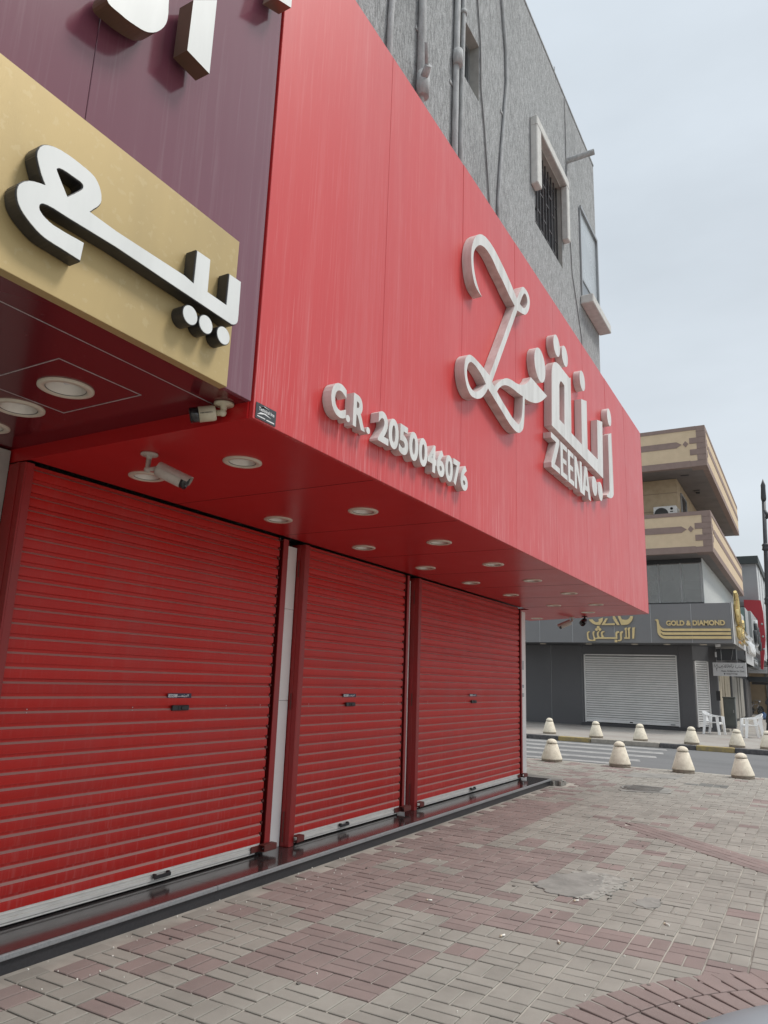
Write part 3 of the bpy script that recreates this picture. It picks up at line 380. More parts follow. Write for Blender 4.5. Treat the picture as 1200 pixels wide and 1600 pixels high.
 'arabic': [[(-5.77,3.876),(-5.68,3.891),(-5.692,3.83),(-5.728,3.467),(-5.796,3.452),(-5.781,3.816)],[(-6.085,3.451),(-6.103,3.512),(-6.044,3.512),(-6.042,3.589),(-6.04,3.661),(-6.04,3.724),(-6.042,3.771),(-6.048,3.786),(-6.057,3.797),(-6.066,3.806),(-6.07,3.817),(-6.067,3.83),(-6.061,3.845),(-6.051,3.859),(-6.038,3.869),(-6.023,3.874),(-6.005,3.877),(-5.984,3.878),(-5.963,3.877),(-5.995,3.817),(-5.993,3.512),(-5.942,3.512),(-5.939,3.589),(-5.937,3.661),(-5.937,3.723),(-5.938,3.771),(-5.942,3.785),(-5.95,3.795),(-5.958,3.805),(-5.96,3.816),(-5.955,3.832),(-5.945,3.849),(-5.933,3.865),(-5.918,3.877),(-5.902,3.884),(-5.884,3.886),(-5.864,3.887),(-5.843,3.886),(-5.876,3.816),(-5.882,3.452)],[(-6.133,3.741),(-6.149,3.743),(-6.164,3.743),(-6.179,3.741),(-6.194,3.735),(-6.209,3.725),(-6.225,3.713),(-6.239,3.696),(-6.247,3.674),(-6.25,3.622),(-6.247,3.553),(-6.245,3.485),(-6.25,3.436),(-6.265,3.418),(-6.288,3.412),(-6.311,3.41),(-6.327,3.405),(-6.333,3.393),(-6.334,3.379),(-6.33,3.366),(-6.319,3.359),(-6.3,3.359),(-6.273,3.363),(-6.245,3.371),(-6.222,3.381),(-6.207,3.393),(-6.195,3.409),(-6.186,3.428),(-6.181,3.451),(-6.178,3.495),(-6.178,3.552),(-6.179,3.608),(-6.176,3.649),(-6.169,3.663),(-6.157,3.671),(-6.144,3.677),(-6.135,3.686),(-6.132,3.698),(-6.131,3.712),(-6.132,3.726)],[(-6.275,3.741),(-6.298,3.743),(-6.32,3.743),(-6.341,3.741),(-6.359,3.735),(-6.377,3.726),(-6.394,3.714),(-6.407,3.697),(-6.416,3.674),(-6.42,3.642),(-6.42,3.602),(-6.418,3.558),(-6.413,3.512),(-6.855,3.511),(-6.875,3.546),(-6.892,3.579),(-6.905,3.609),(-6.913,3.635),(-6.912,3.655),(-6.905,3.672),(-6.896,3.686),(-6.886,3.696),(-6.876,3.703),(-6.866,3.706),(-6.854,3.707),(-6.843,3.706),(-6.838,3.717),(-6.834,3.728),(-6.835,3.737),(-6.841,3.743),(-6.857,3.745),(-6.88,3.746),(-6.904,3.743),(-6.925,3.737),(-6.941,3.728),(-6.956,3.717),(-6.967,3.702),(-6.973,3.681),(-6.973,3.648),(-6.967,3.607),(-6.958,3.56),(-6.948,3.511),(-7.034,3.511),(-7.046,3.549),(-7.057,3.585),(-7.064,3.619),(-7.067,3.65),(-7.059,3.679),(-7.044,3.707),(-7.03,3.729),(-7.026,3.743),(-7.037,3.749),(-7.056,3.746),(-7.078,3.739),(-7.095,3.728),(-7.107,3.715),(-7.118,3.697),(-7.125,3.676),(-7.129,3.651),(-7.127,3.621),(-7.121,3.587),(-7.112,3.55),(-7.102,3.511),(-7.134,3.497),(-7.164,3.487),(-7.191,3.485),(-7.211,3.495),(-7.225,3.524),(-7.233,3.566),(-7.237,3.612),(-7.237,3.651),(-7.233,3.681),(-7.223,3.708),(-7.214,3.73),(-7.213,3.744),(-7.225,3.749),(-7.245,3.747),(-7.266,3.739),(-7.282,3.728),(-7.291,3.715),(-7.297,3.697),(-7.3,3.675),(-7.3,3.651),(-7.29,3.601),(-7.274,3.538),(-7.261,3.477),(-7.26,3.433),(-7.277,3.414),(-7.307,3.409),(-7.341,3.412),(-7.37,3.417),(-7.393,3.422),(-7.414,3.429),(-7.432,3.442),(-7.446,3.464),(-7.457,3.503),(-7.465,3.555),(-7.468,3.608),(-7.466,3.651),(-7.454,3.679),(-7.434,3.7),(-7.415,3.716),(-7.407,3.729),(-7.415,3.738),(-7.432,3.743),(-7.452,3.743),(-7.47,3.738),(-7.485,3.728),(-7.5,3.713),(-7.513,3.692),(-7.519,3.667),(-7.519,3.615),(-7.514,3.549),(-7.506,3.482),(-7.494,3.433),(-7.482,3.409),(-7.466,3.393),(-7.445,3.383),(-7.418,3.377),(-7.375,3.373),(-7.322,3.372),(-7.262,3.374),(-7.199,3.378),(-7.191,3.449),(-6.346,3.451),(-6.35,3.51),(-6.352,3.565),(-6.35,3.613),(-6.345,3.649),(-6.332,3.667),(-6.311,3.674),(-6.291,3.678),(-6.277,3.686),(-6.271,3.698),(-6.27,3.712),(-6.271,3.726)]],
 'ar_dots': [(-7.071,3.899),(-7.139,3.812),(-7.015,3.812),(-6.404,3.368)],
 'upper': [[(-7.431,4.199),(-7.387,4.148),(-7.342,4.099),(-7.294,4.057),(-7.241,4.025),(-7.184,4.004),(-7.123,3.993),(-7.059,3.988),(-6.994,3.986),(-6.895,4.147),(-6.876,4.271),(-7.048,4.211),(-7.042,4.183),(-7.038,4.157),(-7.041,4.134),(-7.051,4.117),(-7.074,4.105),(-7.106,4.097),(-7.143,4.096),(-7.176,4.103),(-7.207,4.12),(-7.238,4.146),(-7.268,4.178),(-7.298,4.214)],[(-6.947,3.985),(-6.769,4.239),(-6.692,4.238),(-6.807,4.037),(-6.439,4.05),(-6.426,3.982)],[(-6.489,4.329),(-6.428,4.328),(-6.244,3.98),(-6.35,3.981),(-6.493,4.236)],[(-6.307,4.326),(-6.216,4.325),(-6.16,4.201),(-6.103,4.188),(-6.048,4.178),(-5.996,4.175),(-5.951,4.183),(-5.913,4.205),(-5.88,4.237),(-5.852,4.277),(-5.826,4.32),(-5.736,4.319),(-5.74,4.28),(-5.746,4.241),(-5.756,4.203),(-5.772,4.166),(-5.797,4.129),(-5.828,4.092),(-5.862,4.058),(-5.897,4.03),(-5.933,4.01),(-5.971,3.996),(-6.009,3.987),(-6.049,3.979),(-6.184,3.98)]],
}

# ------------------------------------------------------------------ ground, pavement, road
def inframe(x, y, z, mgn=40):
    d = Vector((x, y, z))-Vector(CAM); f = d.dot(fw)
    if f < 0.2: return None
    u = 600+FPX*d.dot(rt)/f; v = 800-FPX*d.dot(up)/f
    return f if (-mgn < u < 1200+mgn and -mgn < v < 1600+mgn) else None
b = MB(); b.face([(-400, -300, -0.075), (400, -300, -0.075), (400, 700, -0.075), (-400, 700, -0.075)])
tag(b.build('ground', M['ground']), kind='structure')
EDGE = 16.55
b = MB(); b.box(-9, 14, -6, EDGE-0.14, -0.072, -0.0085)
pave = b.build('pavement', M['sand']); tag(pave, kind='structure')
WL['pavement'] = Vector((0, 0, 0))
def brick(L_, W_, bev=0.004, dep=0.03):
    t = MB(); x, y = L_/2, W_/2; n = [(-x, -y), (x, -y), (x, y), (-x, y)]; q = [(a-math.copysign(bev, a), c-math.copysign(bev, c)) for a, c in n]
    lo = [(a, c, -dep) for a, c in n]; mid = [(a, c, -bev*0.7) for a, c in n]; hi = [(a, c, 0) for a, c in q]
    for i in range(4):
        j = (i+1) % 4; t.face([lo[i], lo[j], mid[j], mid[i]]); t.face([mid[i], mid[j], hi[j], hi[i]])
    t.face(hi); return t
PX0, PY0, PU, PV = -3.717, 3.389, 0.2325, 0.2138
CC, CR_ = (1.15, 3.33), 2.49
bd = Vector((0.739, -0.674)); bn = Vector((0.674, 0.739)); BN0, BN1, BS0 = 5.55, 5.95, -8.15
PATCH = [(-2.11, 6.28), (-2.075, 6.70), (-1.87, 7.0), (-1.55, 6.95), (-1.53, 6.52), (-1.66, 6.13), (-1.97, 6.11)]
def inpoly(x, y, P):
    c = False
    for i in range(len(P)):
        a, d = P[i], P[i-1]
        if (a[1] > y) != (d[1] > y) and x < (d[0]-a[0])*(y-a[1])/(d[1]-a[1])+a[0]: c = not c
    return c
rng = random.Random(3)
def is_red(k, j):
    if j in (8, 9) and 4 <= k <= 12: return True
    if j in (7, 8) and k > 12: return True
    if 3 <= k <= 6 and 1 <= j <= 4: return True
    if (k, j) in ((7, 5), (2, 0), (2, 5), (2, -3), (1, -1), (0, 2), (8, 12)): return True
    if -1 <= k <= 2 and 6 <= j <= 60: return rng.random() < (0.92 if j < 34 else 0.4)
    if 3 <= k <= 6 and 14 <= j <= 18: return True
    if 3 <= k <= 5 and 11 <= j <= 13: return rng.random() < 0.85
    if 4 <= k <= 8 and 19 <= j <= 34: return rng.random() < 0.3
    if k == 6 and j == 20: return True
    if 9 <= k <= 14 and 30 <= j <= 52: return rng.random() < 0.12
    if k < -1: return rng.random() < 0.3
    if -1 <= k <= 0: return rng.random() < 0.4
    return rng.random() < 0.012
pieces = []    # (dist, x, y, along x?, colour)
def corners_in(x, y, hx, hy, fn): return all(fn(x+sx_*hx, y+sy_*hy) for sx_ in (-1, 1) for sy_ in (-1, 1))
in_arc = lambda x, y: math.hypot(x-CC[0], y-CC[1]) < CR_-0.01
def in_band(x, y): s = bd.x*x+bd.y*y; n = bn.x*x+bn.y*y; return s > BS0 and BN0-0.02 < n < BN1+0.02
for k in range(-26, 36):
    for j in range(-22, 62):
        x0 = PX0+k*PU; y0 = PY0+j*PV
        if y0 > EDGE-0.3 or x0 > 4.6: continue
        alongx = (k+j) % 2 != 0; red = is_red(k, j)
        dark = (math.hypot((x0+PU/2+1.7)/0.42, (y0+PV/2-14.45)/0.2) < 1)
        for h in (0.25, 0.75):
            if alongx: cx, cy, hx, hy = x0+PU/2, y0+PV*h, PU/2-0.0065, PV/4-0.006
            else: cx, cy, hx, hy = x0+PU*h, y0+PV/2, PU/4-0.0055, PV/2-0.0065
            if cx-hx < -3.885 and cy-hy < 12.45: continue
            if 12.4 < cy < 12.95 and cx-hx < -3.70: continue
            if corners_in(cx, cy, hx, hy, in_arc) or corners_in(cx, cy, hx, hy, in_band): continue
            if corners_in(cx, cy, hx, hy, lambda a, c: inpoly(a, c, PATCH)): continue
            f = inframe(cx, cy, 0)
            pieces.append((f if f else 1e3+rng.random(), cx, cy, 0 if alongx else 1, 'dark' if dark else ('red' if red else 'grey')))
# arc: two soldier courses round the planter kerb, and the diagonal band
extra = []
for (ra, rb) in ((2.262, 2.488), (2.035, 2.255)):
    n = int(2*math.pi*ra/0.118); rm = (ra+rb)/2
    for i in range(n):
        a = 2*math.pi*i/n; x = CC[0]+rm*math.cos(a); y = CC[1]+rm*math.sin(a)
        if x > 4.4: continue
        extra.append((inframe(x, y, 0) or 1e3, x, y, a, ra, rb))
bandp = []
for row in range(4):
    s = BS0+0.11*(row % 2)+0.05*(3-row)
    while s < -1.5:
        n = BN0+0.05+row*0.1; p = bd*(s+0.11)+bn*n
        bandp.append((inframe(p.x, p.y, 0) or 1e3, p.x, p.y)); s += 0.225
pieces.sort(key=lambda q: q[0]); near = pieces[:248]; rest = pieces[248:]
extra.sort(key=lambda q: q[0]); 
shared = {}
for nm in ('grey', 'red'):
    for o_, (lx, ly) in ((0, (PU-0.013, PV/2-0.011)), (1, (PU/2-0.011, PV-0.013))):
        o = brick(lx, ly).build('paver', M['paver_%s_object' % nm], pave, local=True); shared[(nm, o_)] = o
used = set()
for d, x, y, o_, c in near:
    c = 'grey' if c == 'dark' else c; src = shared[(c, o_)]
    o = src if (c, o_) not in used else child_copy(src, pave, (0, 0, 0)); used.add((c, o_))
    o.location = (x, y, rng.uniform(-0.0015, 0.0015)); o.rotation_euler = (rng.uniform(-.006, .006), rng.uniform(-.006, .006), rng.uniform(-.012, .012))
for kx in shared:
    if kx not in used: bpy.data.objects.remove(shared[kx])
nearx = extra[:52]
ab = brick(0.222, 0.107).build('paver', M['paver_red_object'], pave, local=True); first = True
for d, x, y, a, ra, rb in nearx:
    o = ab if first else child_copy(ab, pave, (0, 0, 0)); first = False
    o.location = (x, y, 0.004+rng.uniform(-0.001, 0.001)); o.rotation_euler = (0, 0, a+rng.uniform(-.015, .015))
def joined(name, items, mats):
    b = MB(); tints = []
    for x, y, z, L_, W_, a, mi in items:
        t = brick(L_, W_); ca, sa = math.cos(a), math.sin(a); n = len(b.v); tv = rng.random(); tilt = (rng.uniform(-.01, .01), rng.uniform(-.01, .01))
        b.v += [(x+p[0]*ca-p[1]*sa, y+p[0]*sa+p[1]*ca, z+p[2]+p[0]*tilt[0]+p[1]*tilt[1]) for p in t.v]
        for f in t.f: b.f.append(tuple(n+i for i in f)); b.m.append(mi); b.sm.append(False); tints.append(tv)
    o = b.build(name, mats, pave, kind='stuff')
    at = o.data.attributes.new('tint', 'FLOAT', 'FACE'); at.data.foreach_set('value', tints); return o
mi_ = {'grey': 0, 'red': 1, 'dark': 2}
items = [(x, y, rng.uniform(-0.002, 0.002), *((PU-0.013, PV/2-0.011) if o_ == 0 else (PU/2-0.011, PV-0.013)), rng.uniform(-.012, .012), mi_[c]) for d, x, y, o_, c in rest]
items += [(x, y, 0.004, rb-ra-0.004, 0.107, a, 1) for d, x, y, a, ra, rb in extra[52:]]
items += [(x, y, 0.004+rng.uniform(-0.001, 0.001), 0.218, 0.094, math.atan2(bd.y, bd.x), 1) for d, x, y in bandp]
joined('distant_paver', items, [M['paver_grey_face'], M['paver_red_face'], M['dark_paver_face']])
# edging strip along the road
b = MB(); x = -9.0
while x < 12: b.box(x, x+0.49, EDGE-0.13, EDGE, -0.07, 0.002+rng.uniform(-0.004, 0.004)); x += 0.5
tag(b.build('edging_stone', M['kerb_grey'], pave, bevel=0.006), kind='stuff')
# ragged cement patch with a crumbled right end, standing a little proud
ce = thing('cement_patch', 'cracked grey cement patch among the pavers with a crumbled pale right end', 'patch', (-1.82, 6.55, 0))
def ragged(P, amp, n=6, seed=1):
    g = random.Random(seed); o = []
    for i in range(len(P)):
        a, c = P[i], P[(i+1) % len(P)]
        for t in range(n): s = t/n; o.append((a[0]+(c[0]-a[0])*s+g.uniform(-amp, amp), a[1]+(c[1]-a[1])*s+g.uniform(-amp, amp)))
    return o
b = MB(); b.prism(ragged([(-2.11, 6.28), (-2.08, 6.68), (-1.89, 6.92), (-1.70, 6.88), (-1.62, 6.5), (-1.72, 6.12), (-1.95, 6.12)], 0.016, seed=4), onZ(0), -0.02, 0.009)
b.build('cement_slab', M['cement'], ce, bevel=0.003)
b = MB(); b.prism(ragged([(-1.97, 6.88), (-1.87, 7.03), (-1.6, 6.99), (-1.50, 6.9), (-1.50, 6.52), (-1.60, 6.16), (-1.74, 6.10), (-1.66, 6.5), (-1.74, 6.84)], 0.022, seed=9), onZ(0), -0.02, 0.0065)
g_ = random.Random(12)
for i in range(24):
    x = g_.uniform(-1.76, -1.47); y = g_.uniform(6.12, 7.0); s = g_.uniform(0.012, 0.035)
    b.prism([(x+s*math.cos(a)*g_.uniform(.6, 1.1), y+s*math.sin(a)*g_.uniform(.6, 1.1)) for a in (0, 1.2, 2.4, 3.6, 4.9)], onZ(0), 0.0, g_.uniform(0.007, 0.012))
b.build('crumbled_edge', M['cement_crumble'], ce)
# flat grey stain-like cement smear between pavers
b = MB(); b.prism(ragged([(-1.33, 6.25), (-1.28, 6.48), (-1.16, 6.5), (-1.13, 6.3), (-1.2, 6.17)], 0.015, seed=5), onZ(0), -0.01, 0.004)
tag(b.build('cement_smear', M['cement']), 'small grey cement smear on the pavers to the right of the big cracked patch', 'patch')
# manhole and square service cover
mh = thing('manhole_cover', 'round worn iron manhole cover in the pavement before the bollards', 'manhole cover', (-2.5, 13.15, 0))
b = MB(); b.lathe([(0.40, -0.02), (0.40, 0.008), (0.365, 0.008), (0.355, 0.002)], (-2.5, 13.15, 0), 36); b.build('frame_ring', M['cast_iron'], mh)
b = MB(); b.lathe([(0.35, -0.01), (0.35, 0.012), (0.0, 0.013)], (-2.5, 13.15, 0), 36)
for i in range(7): b.box(-2.5-0.25, -2.5+0.25, 13.15-0.24+i*0.08-0.012, 13.15-0.24+i*0.08+0.012, 0.01, 0.018)
b.build('lid', M['cement'], mh)
b = MB(); b.prism(ragged([(-2.75, 12.55), (-2.05, 12.86), (-2.1, 13.0), (-2.85, 12.7)], 0.02, seed=8), onZ(0), -0.02, 0.006); b.build('mortar_collar', M['cement'], mh)
b = MB(); b.prism(ragged([(-3.2, 14.62), (-2.3, 14.95), (-2.25, 15.75), (-3.15, 15.45)], 0.01, n=3, seed=2), onZ(0), -0.02, 0.006)
sc = b.build('service_cover', M['cement'], None, bevel=0.004); tag(sc, 'flat grey rectangular cement cover set in the pavement beyond the manhole', 'service cover')
# litter
def butt(x, y, a, lab):
    r = thing('cigarette_butt', lab, 'cigarette butt', (x, y, 0.0075), 'cigarette ends on the pavement')
    c_, s_ = math.cos(a), math.sin(a)
    b = MB(); b.tube([(x, y, 0.0085), (x+0.03*c_, y+0.03*s_, 0.0085)], 0.0065, 8); b.build('paper', M['butt'], r)
    b = MB(); b.tube([(x-0.014*c_, y-0.014*s_, 0.0085), (x, y, 0.0085)], 0.0066, 8); b.build('filter', M['butt_filter'], r)
butt(-1.88, 4.93, 1.2, 'white cigarette end lying alone on grey pavers below the red paver band')
butt(-1.53, 5.03, 2.1, 'white cigarette end beside a joint, nearest the red curved paver edge')
butt(-2.62, 5.35, 0.4, 'white cigarette end left of the red paver band')
butt(-1.02, 5.85, -0.5, 'white cigarette end on grey pavers above the red band, farthest right')
butt(-1.70, 6.02, 0.9, 'white cigarette end just below the cracked cement patch')
b = MB(); g_ = random.Random(21)
for i in range(95):
    if i < 55: x = -3.87+abs(g_.gauss(0, 0.28)); y = g_.uniform(2.6, 7)
    else: x = g_.uniform(-3.6, 0.0); y = g_.uniform(3.0, 9.5)
    s = g_.uniform(0.0022, 0.0065); a = g_.uniform(0, 3); z = 0.0045
    b.prism([(x+s*math.cos(a+t)*g_.uniform(.6, 1.2), y+s*math.sin(a+t)*g_.uniform(.6, 1.2)) for t in (0, 1.5, 3.1, 4.6)], onZ(0), 0.0, z+g_.uniform(0, .004))
tag(b.build('litter_crumb', M['butt']), 'scattered pale crumbs and paper bits over the pavers', 'litter', kind='stuff')
b = MB(); g_ = random.Random(31)
for i in range(16):
    x = g_.uniform(-3.6, -0.2); y = g_.uniform(3.0, 9.0); s = g_.uniform(0.008, 0.020)
    b.prism([(x+s*math.cos(t)*g_.uniform(.6, 1.1), y+s*math.sin(t)*g_.uniform(.6, 1.1)) for t in (0, .9, 1.8, 2.7, 3.6, 4.5, 5.4)], onZ(0), 0.0, 0.0065)
tag(b.build('chewing_gum', M['gum']), 'flattened dark chewing gum spots trodden on the pavers', 'litter', kind='stuff')
# round planter kerb at the lower right
pk = thing('round_planter', 'smooth blue-grey round planter kerb at the lower right corner, ringed by red pavers', 'planter', (CC[0], CC[1], 0))
b = MB(); b.lathe([(1.55, -0.05), (1.55, 0.10), (1.62, 0.125), (1.78, 0.12), (1.90, 0.085), (1.965, 0.03), (1.98, -0.03)], (CC[0], CC[1], 0), 96); b.build('kerb_ring', M['planter'], pk)
b = MB(); b.lathe([(1.548, 0.0), (1.548, 0.06), (0.8, 0.09), (0.0, 0.10)], (CC[0], CC[1], 0), 48); b.build('soil', M['soil'], pk)
b = MB(); g_ = random.Random(5)
for i in range(420):
    a = g_.uniform(math.pi*0.45, math.pi*1.3); r = g_.uniform(1.975, 2.035); s = g_.uniform(0.008, 0.024); x = CC[0]+r*math.cos(a); y = CC[1]+r*math.sin(a)
    b.prism([(x+s*math.cos(t)*g_.uniform(.6, 1.1), y+s*math.sin(t)*g_.uniform(.6, 1.1)) for t in (0, 1.2, 2.4, 3.6, 4.9)], onZ(0), -0.02, g_.uniform(0.002, 0.014))
o = b.build('mortar_rubble', M['rubble'], pk); o['kind'] = 'stuff'
# ------------------------------------------------------------------ road and far pavement
b = MB(); b.face([(-60, EDGE, -0.06), (60, EDGE, -0.06), (60, 23.3, -0.06), (-60, 23.3, -0.06)]); tag(b.build('road', M['asphalt']), kind='structure')
b = MB(); b.face([(-1.0, 23.3, -0.062), (30, 23.3, -0.062), (30, 160, -0.062), (-1.0, 160, -0.062)]); 
g_ = random.Random(17)
zs = [(17.35, 17.72, -3.75), (18.45, 18.95, -3.6), (19.7, 20.25, -3.45), (21.0, 21.6, -3.5), (22.3, 22.85, -3.62)]
zc = thing('zebra_crossing', 'worn white zebra crossing stripes painted across the grey road', 'crossing', (-7, 20, -0.06))
for y0, y1, xe in zs:
    b = MB(); pts = [(-14, y0)]+[(x, y0+g_.uniform(-.02, .02)) for x in (-11, -9, -7, -5.5)]+[(xe, y0), (xe-0.12, y1)]+[(x, y1+g_.uniform(-.02, .02)) for x in (-5.5, -7, -9, -11)]+[(-14, y1)]
    b.face([(x, y, -0.056) for x, y in pts]); b.build('stripe', M['road_paint'], zc)
b = MB(); b.face([(-60, 16.62, -0.056), (-3.6, 16.62, -0.056), (-3.7, 16.80, -0.056), (-60, 16.80, -0.056)]); b.build('edge_line', M['road_paint'], zc)
b = MB(); b.box(-60, 40, 23.5, 110, -0.07, 0.07); fp = b.build('far_pavement', M['far_paving']); tag(fp, kind='structure')
x = -16.0; src = {}
for i in range(22):
    xm = x+0.5
    key = 'kerb_yellow' if (-2.75 < xm < -1.7 or -7.4 < xm < -5.9) else ('kerb_grey' if (-5.9 < xm < -4.4) else 'kerb_dark')
    if key not in src:
        b = MB(); b.box(-0.495, 0.495, 23.3, 23.5, -0.07, 0.075); o = b.build('kerb_stone', M[key], fp, bevel=0.02, segs=2, local=True); src[key] = o
    else: o = child_copy(src[key], fp, (0, 0, 0))
    o.location = (xm, g_.uniform(-.012, .012), g_.uniform(-.006, .006)); x += 1.0

# ------------------------------------------------------------------ bollards
def bollard(x, y, z, lab, h, r, grp, rz=0.0):
    o = thing('bollard', lab, 'bollard', (x, y, z), grp, rz); o.rotation_euler[0] = 0.022*math.sin(x*7); o.rotation_euler[1] = 0.022*math.cos(x*5); k = r/0.20; q = h/0.5
    bb = MB(); n = 28; g = random.Random(int(abs(x*100)))
    bb.lathe([(0.212*k, 0.055*q), (0.209*k, 0.075*q), (0.114*k, 0.385*q), (0.105*k, 0.39*q)], n=n); bb.build('body', M['bollard'], o, local=True)
    bb = MB(); bb.lathe([(0.088*k, 0.38*q), (0.088*k, 0.41*q)], n=n); bb.build('groove', M['bollard_base'], o, local=True)
    bb = MB(); bb.lathe([(0.104*k, 0.404*q), (0.110*k, 0.412*q), (0.108*k, 0.43*q), (0.093*k, 0.46*q), (0.066*k, 0.485*q), (0.033*k, 0.498*q), (0, 0.502*q)], n=n); bb.build('dome_cap', M['bollard'], o, local=True)
    bb = MB(); bb.lathe([(0.204*k, -0.01), (0.202*k, 0.058*q), (0.15*k, 0.06*q)], n=n); bb.build('footing', M['bollard_base'], o, local=True)
    return o
NB = 'concrete bollards on the near pavement edge'
bollard(-5.03, 16.25, 0, 'near-side cream bollard standing right beside the red shop corner pillar', 0.47, 0.215, NB)
bollard(-3.61, 16.35, 0.0, 'near-side cream bollard directly below the gold lettering sign, with a wide exposed footing', 0.51, 0.21, NB, 1)
bollard(-2.36, 16.3, 0, 'near-side cream bollard with clear footing, right of the pavement service cover', 0.50, 0.205, NB, 2)
bollard(-1.28, 16.2, 0, 'near-side cream bollard nearest the right edge of the photo', 0.46, 0.20, NB, 3)
FB = 'concrete bollards on the far kerb'
for x, y, lab in ((-7.55, 24.2, 'far-side cream bollard in front of the plain dark cladding'), (-5.93, 23.75, 'far-side cream bollard in front of the left part of the white shutter'),
                  (-4.6, 23.72, 'far-side cream bollard in front of the right part of the white shutter'), (-3.17, 23.75, 'far-side cream bollard before the dark corner pillar, left of the first plastic chair'),
                  (-1.97, 23.75, 'far-side cream bollard standing between the two white plastic chairs'), (-1.19, 23.9, 'far-side cream bollard cut by the right edge of the photo'),
                  (-8.75, 24.6, 'far-side cream bollard half hidden behind the red shop corner pillar')):
    bollard(x, y, 0.07, lab, 0.50, 0.205, FB, x)

# ------------------------------------------------------------------ red shop building
XF, ZS, ZT = -2.376, 2.89, 6.25
YA, YB = 2.706, 13.47
EN = (-math.cos(R(23.7)), math.sin(R(23.7)))                        # direction of the skewed far end
shop = thing('shop_building', 'grey stucco building with red roller shutters on its ground floor', 'building', (-4.3, 7, 0))
XB, YC, ZR = -2.9, 12.75, 11.66
def skew(x): return YC+(XB-x)*math.tan(R(23.7))
# upper floors, with window holes cut as recesses by building the front from strips
wins = {'win1': (6.30, 6.91, 8.45, 9.25), 'win2': (9.02, 10.40, 8.12, 9.60)}
b = MB()
ys = [-3.0, 6.30, 6.91, 9.02, 10.40, YC]; zs_ = [3.06, 8.12, 8.45, 9.25, 9.60, ZR]
for i in range(5):
    for j in range(5):
        y0, y1, z0, z1 = ys[i], ys[i+1], zs_[j], zs_[j+1]
        if i == 1 and j == 2: continue
        if i == 3 and j in (1, 2, 3): continue
        b.face([(XB, y0, z0), (XB, y1, z0), (XB, y1, z1), (XB, y0, z1)])
b.face([(XB, YC, 3.06), (-12, skew(-12), 3.06), (-12, skew(-12), ZR), (XB, YC, ZR)])
b.face([(XB, -3, ZR), (XB, YC, ZR), (-12, skew(-12), ZR), (-12, -3, ZR)]); b.face([(XB, -3, 3.06), (XB, -3, ZR), (-12, -3, ZR), (-12, -3, 3.06)])
b.face([(XB, -3, 3.06), (-12, -3, 3.06), (-12, skew(-12), 3.06), (XB, YC, 3.06)])
b.build('upper_wall', M['stucco'], shop)
b = MB(); b.box(XB-0.35, XB+0.012, -3, YC+0.005, ZR+0.002, ZR+0.05); b.build('parapet_coping', M['stucco'], shop, bevel=0.008)
def recess(name, y0, y1, z0, z1, dep, wallmat):
    x1 = XB-dep; q = MB()
    q.face([(XB, y0, z1), (XB, y1, z1), (x1, y1, z1), (x1, y0, z1)]); q.face([(XB, y0, z0), (x1, y0, z0), (x1, y1, z0), (XB, y1, z0)])
    q.face([(XB, y0, z0), (XB, y0, z1), (x1, y0, z1), (x1, y0, z0)]); q.face([(XB, y1, z0), (x1, y1, z0), (x1, y1, z1), (XB, y1, z1)])
    return q.build(name, M[wallmat], shop)
def window(y0, y1, z0, z1, dep, wallmat, bars):
    w = recess('window', y0, y1, z0, z1, dep, wallmat); x = XB-dep; t = 0.045
    q = MB(); q.box(x+0.002, x+0.05, y0, y0+t, z0, z1); q.box(x+0.002, x+0.05, y1-t, y1, z0, z1); q.box(x+0.002, x+0.05, y0+t, y1-t, z1-t, z1); q.box(x+0.002, x+0.05, y0+t, y1-t, z0, z0+t)
    q.box(x+0.002, x+0.045, (y0+y1)/2-0.02, (y0+y1)/2+0.02, z0+t, z1-t); q.build('window_frame', M['alu_frame'], w)
    for a, c in ((y0+t, (y0+y1)/2-0.02), ((y0+y1)/2+0.02, y1-t)):
        q = MB(); q.box(x+0.012, x+0.018, a, c, z0+t, z1-t); q.build('pane', M['glass_dark'], w)
    if bars:
        q = MB(); n = 9; g = random.Random(4)
        for i in range(n+1):
            y = y0+0.03+(y1-y0-0.06)*i/n; q.box(x+0.10, x+0.118, y-0.009, y+0.009, z0, z1)
        for i in range(n):
            ya = y0+0.03+(y1-y0-0.06)*i/n; yb = y0+0.03+(y1-y0-0.06)*(i+1)/n
            for zz in ((0.12, 0.55, 0.88) if i % 2 else (0.3, 0.72)):
                q.box(x+0.103, x+0.115, ya+0.009, yb-0.009, z0+(z1-z0)*zz-0.012, z0+(z1-z0)*zz+0.012)
        q.build('iron_grille', M['iron'], w)
    return w
w1 = window(6.30, 6.91, 8.45, 9.25, 0.17, 'reveal', False)
w2 = window(9.02, 10.40, 8.12, 9.60, 0.18, 'reveal', True)
b = MB(); b.box(XB+0.002, XB+0.11, 8.84, 9.04, 8.62, 9.60); b.box(XB+0.002, XB+0.11, 10.38, 10.52, 8.62, 9.60); b.box(XB+0.002, XB+0.112, 8.84, 10.52, 9.60, 9.76); b.build('window_surround', M['surround'], w2, bevel=0.012)
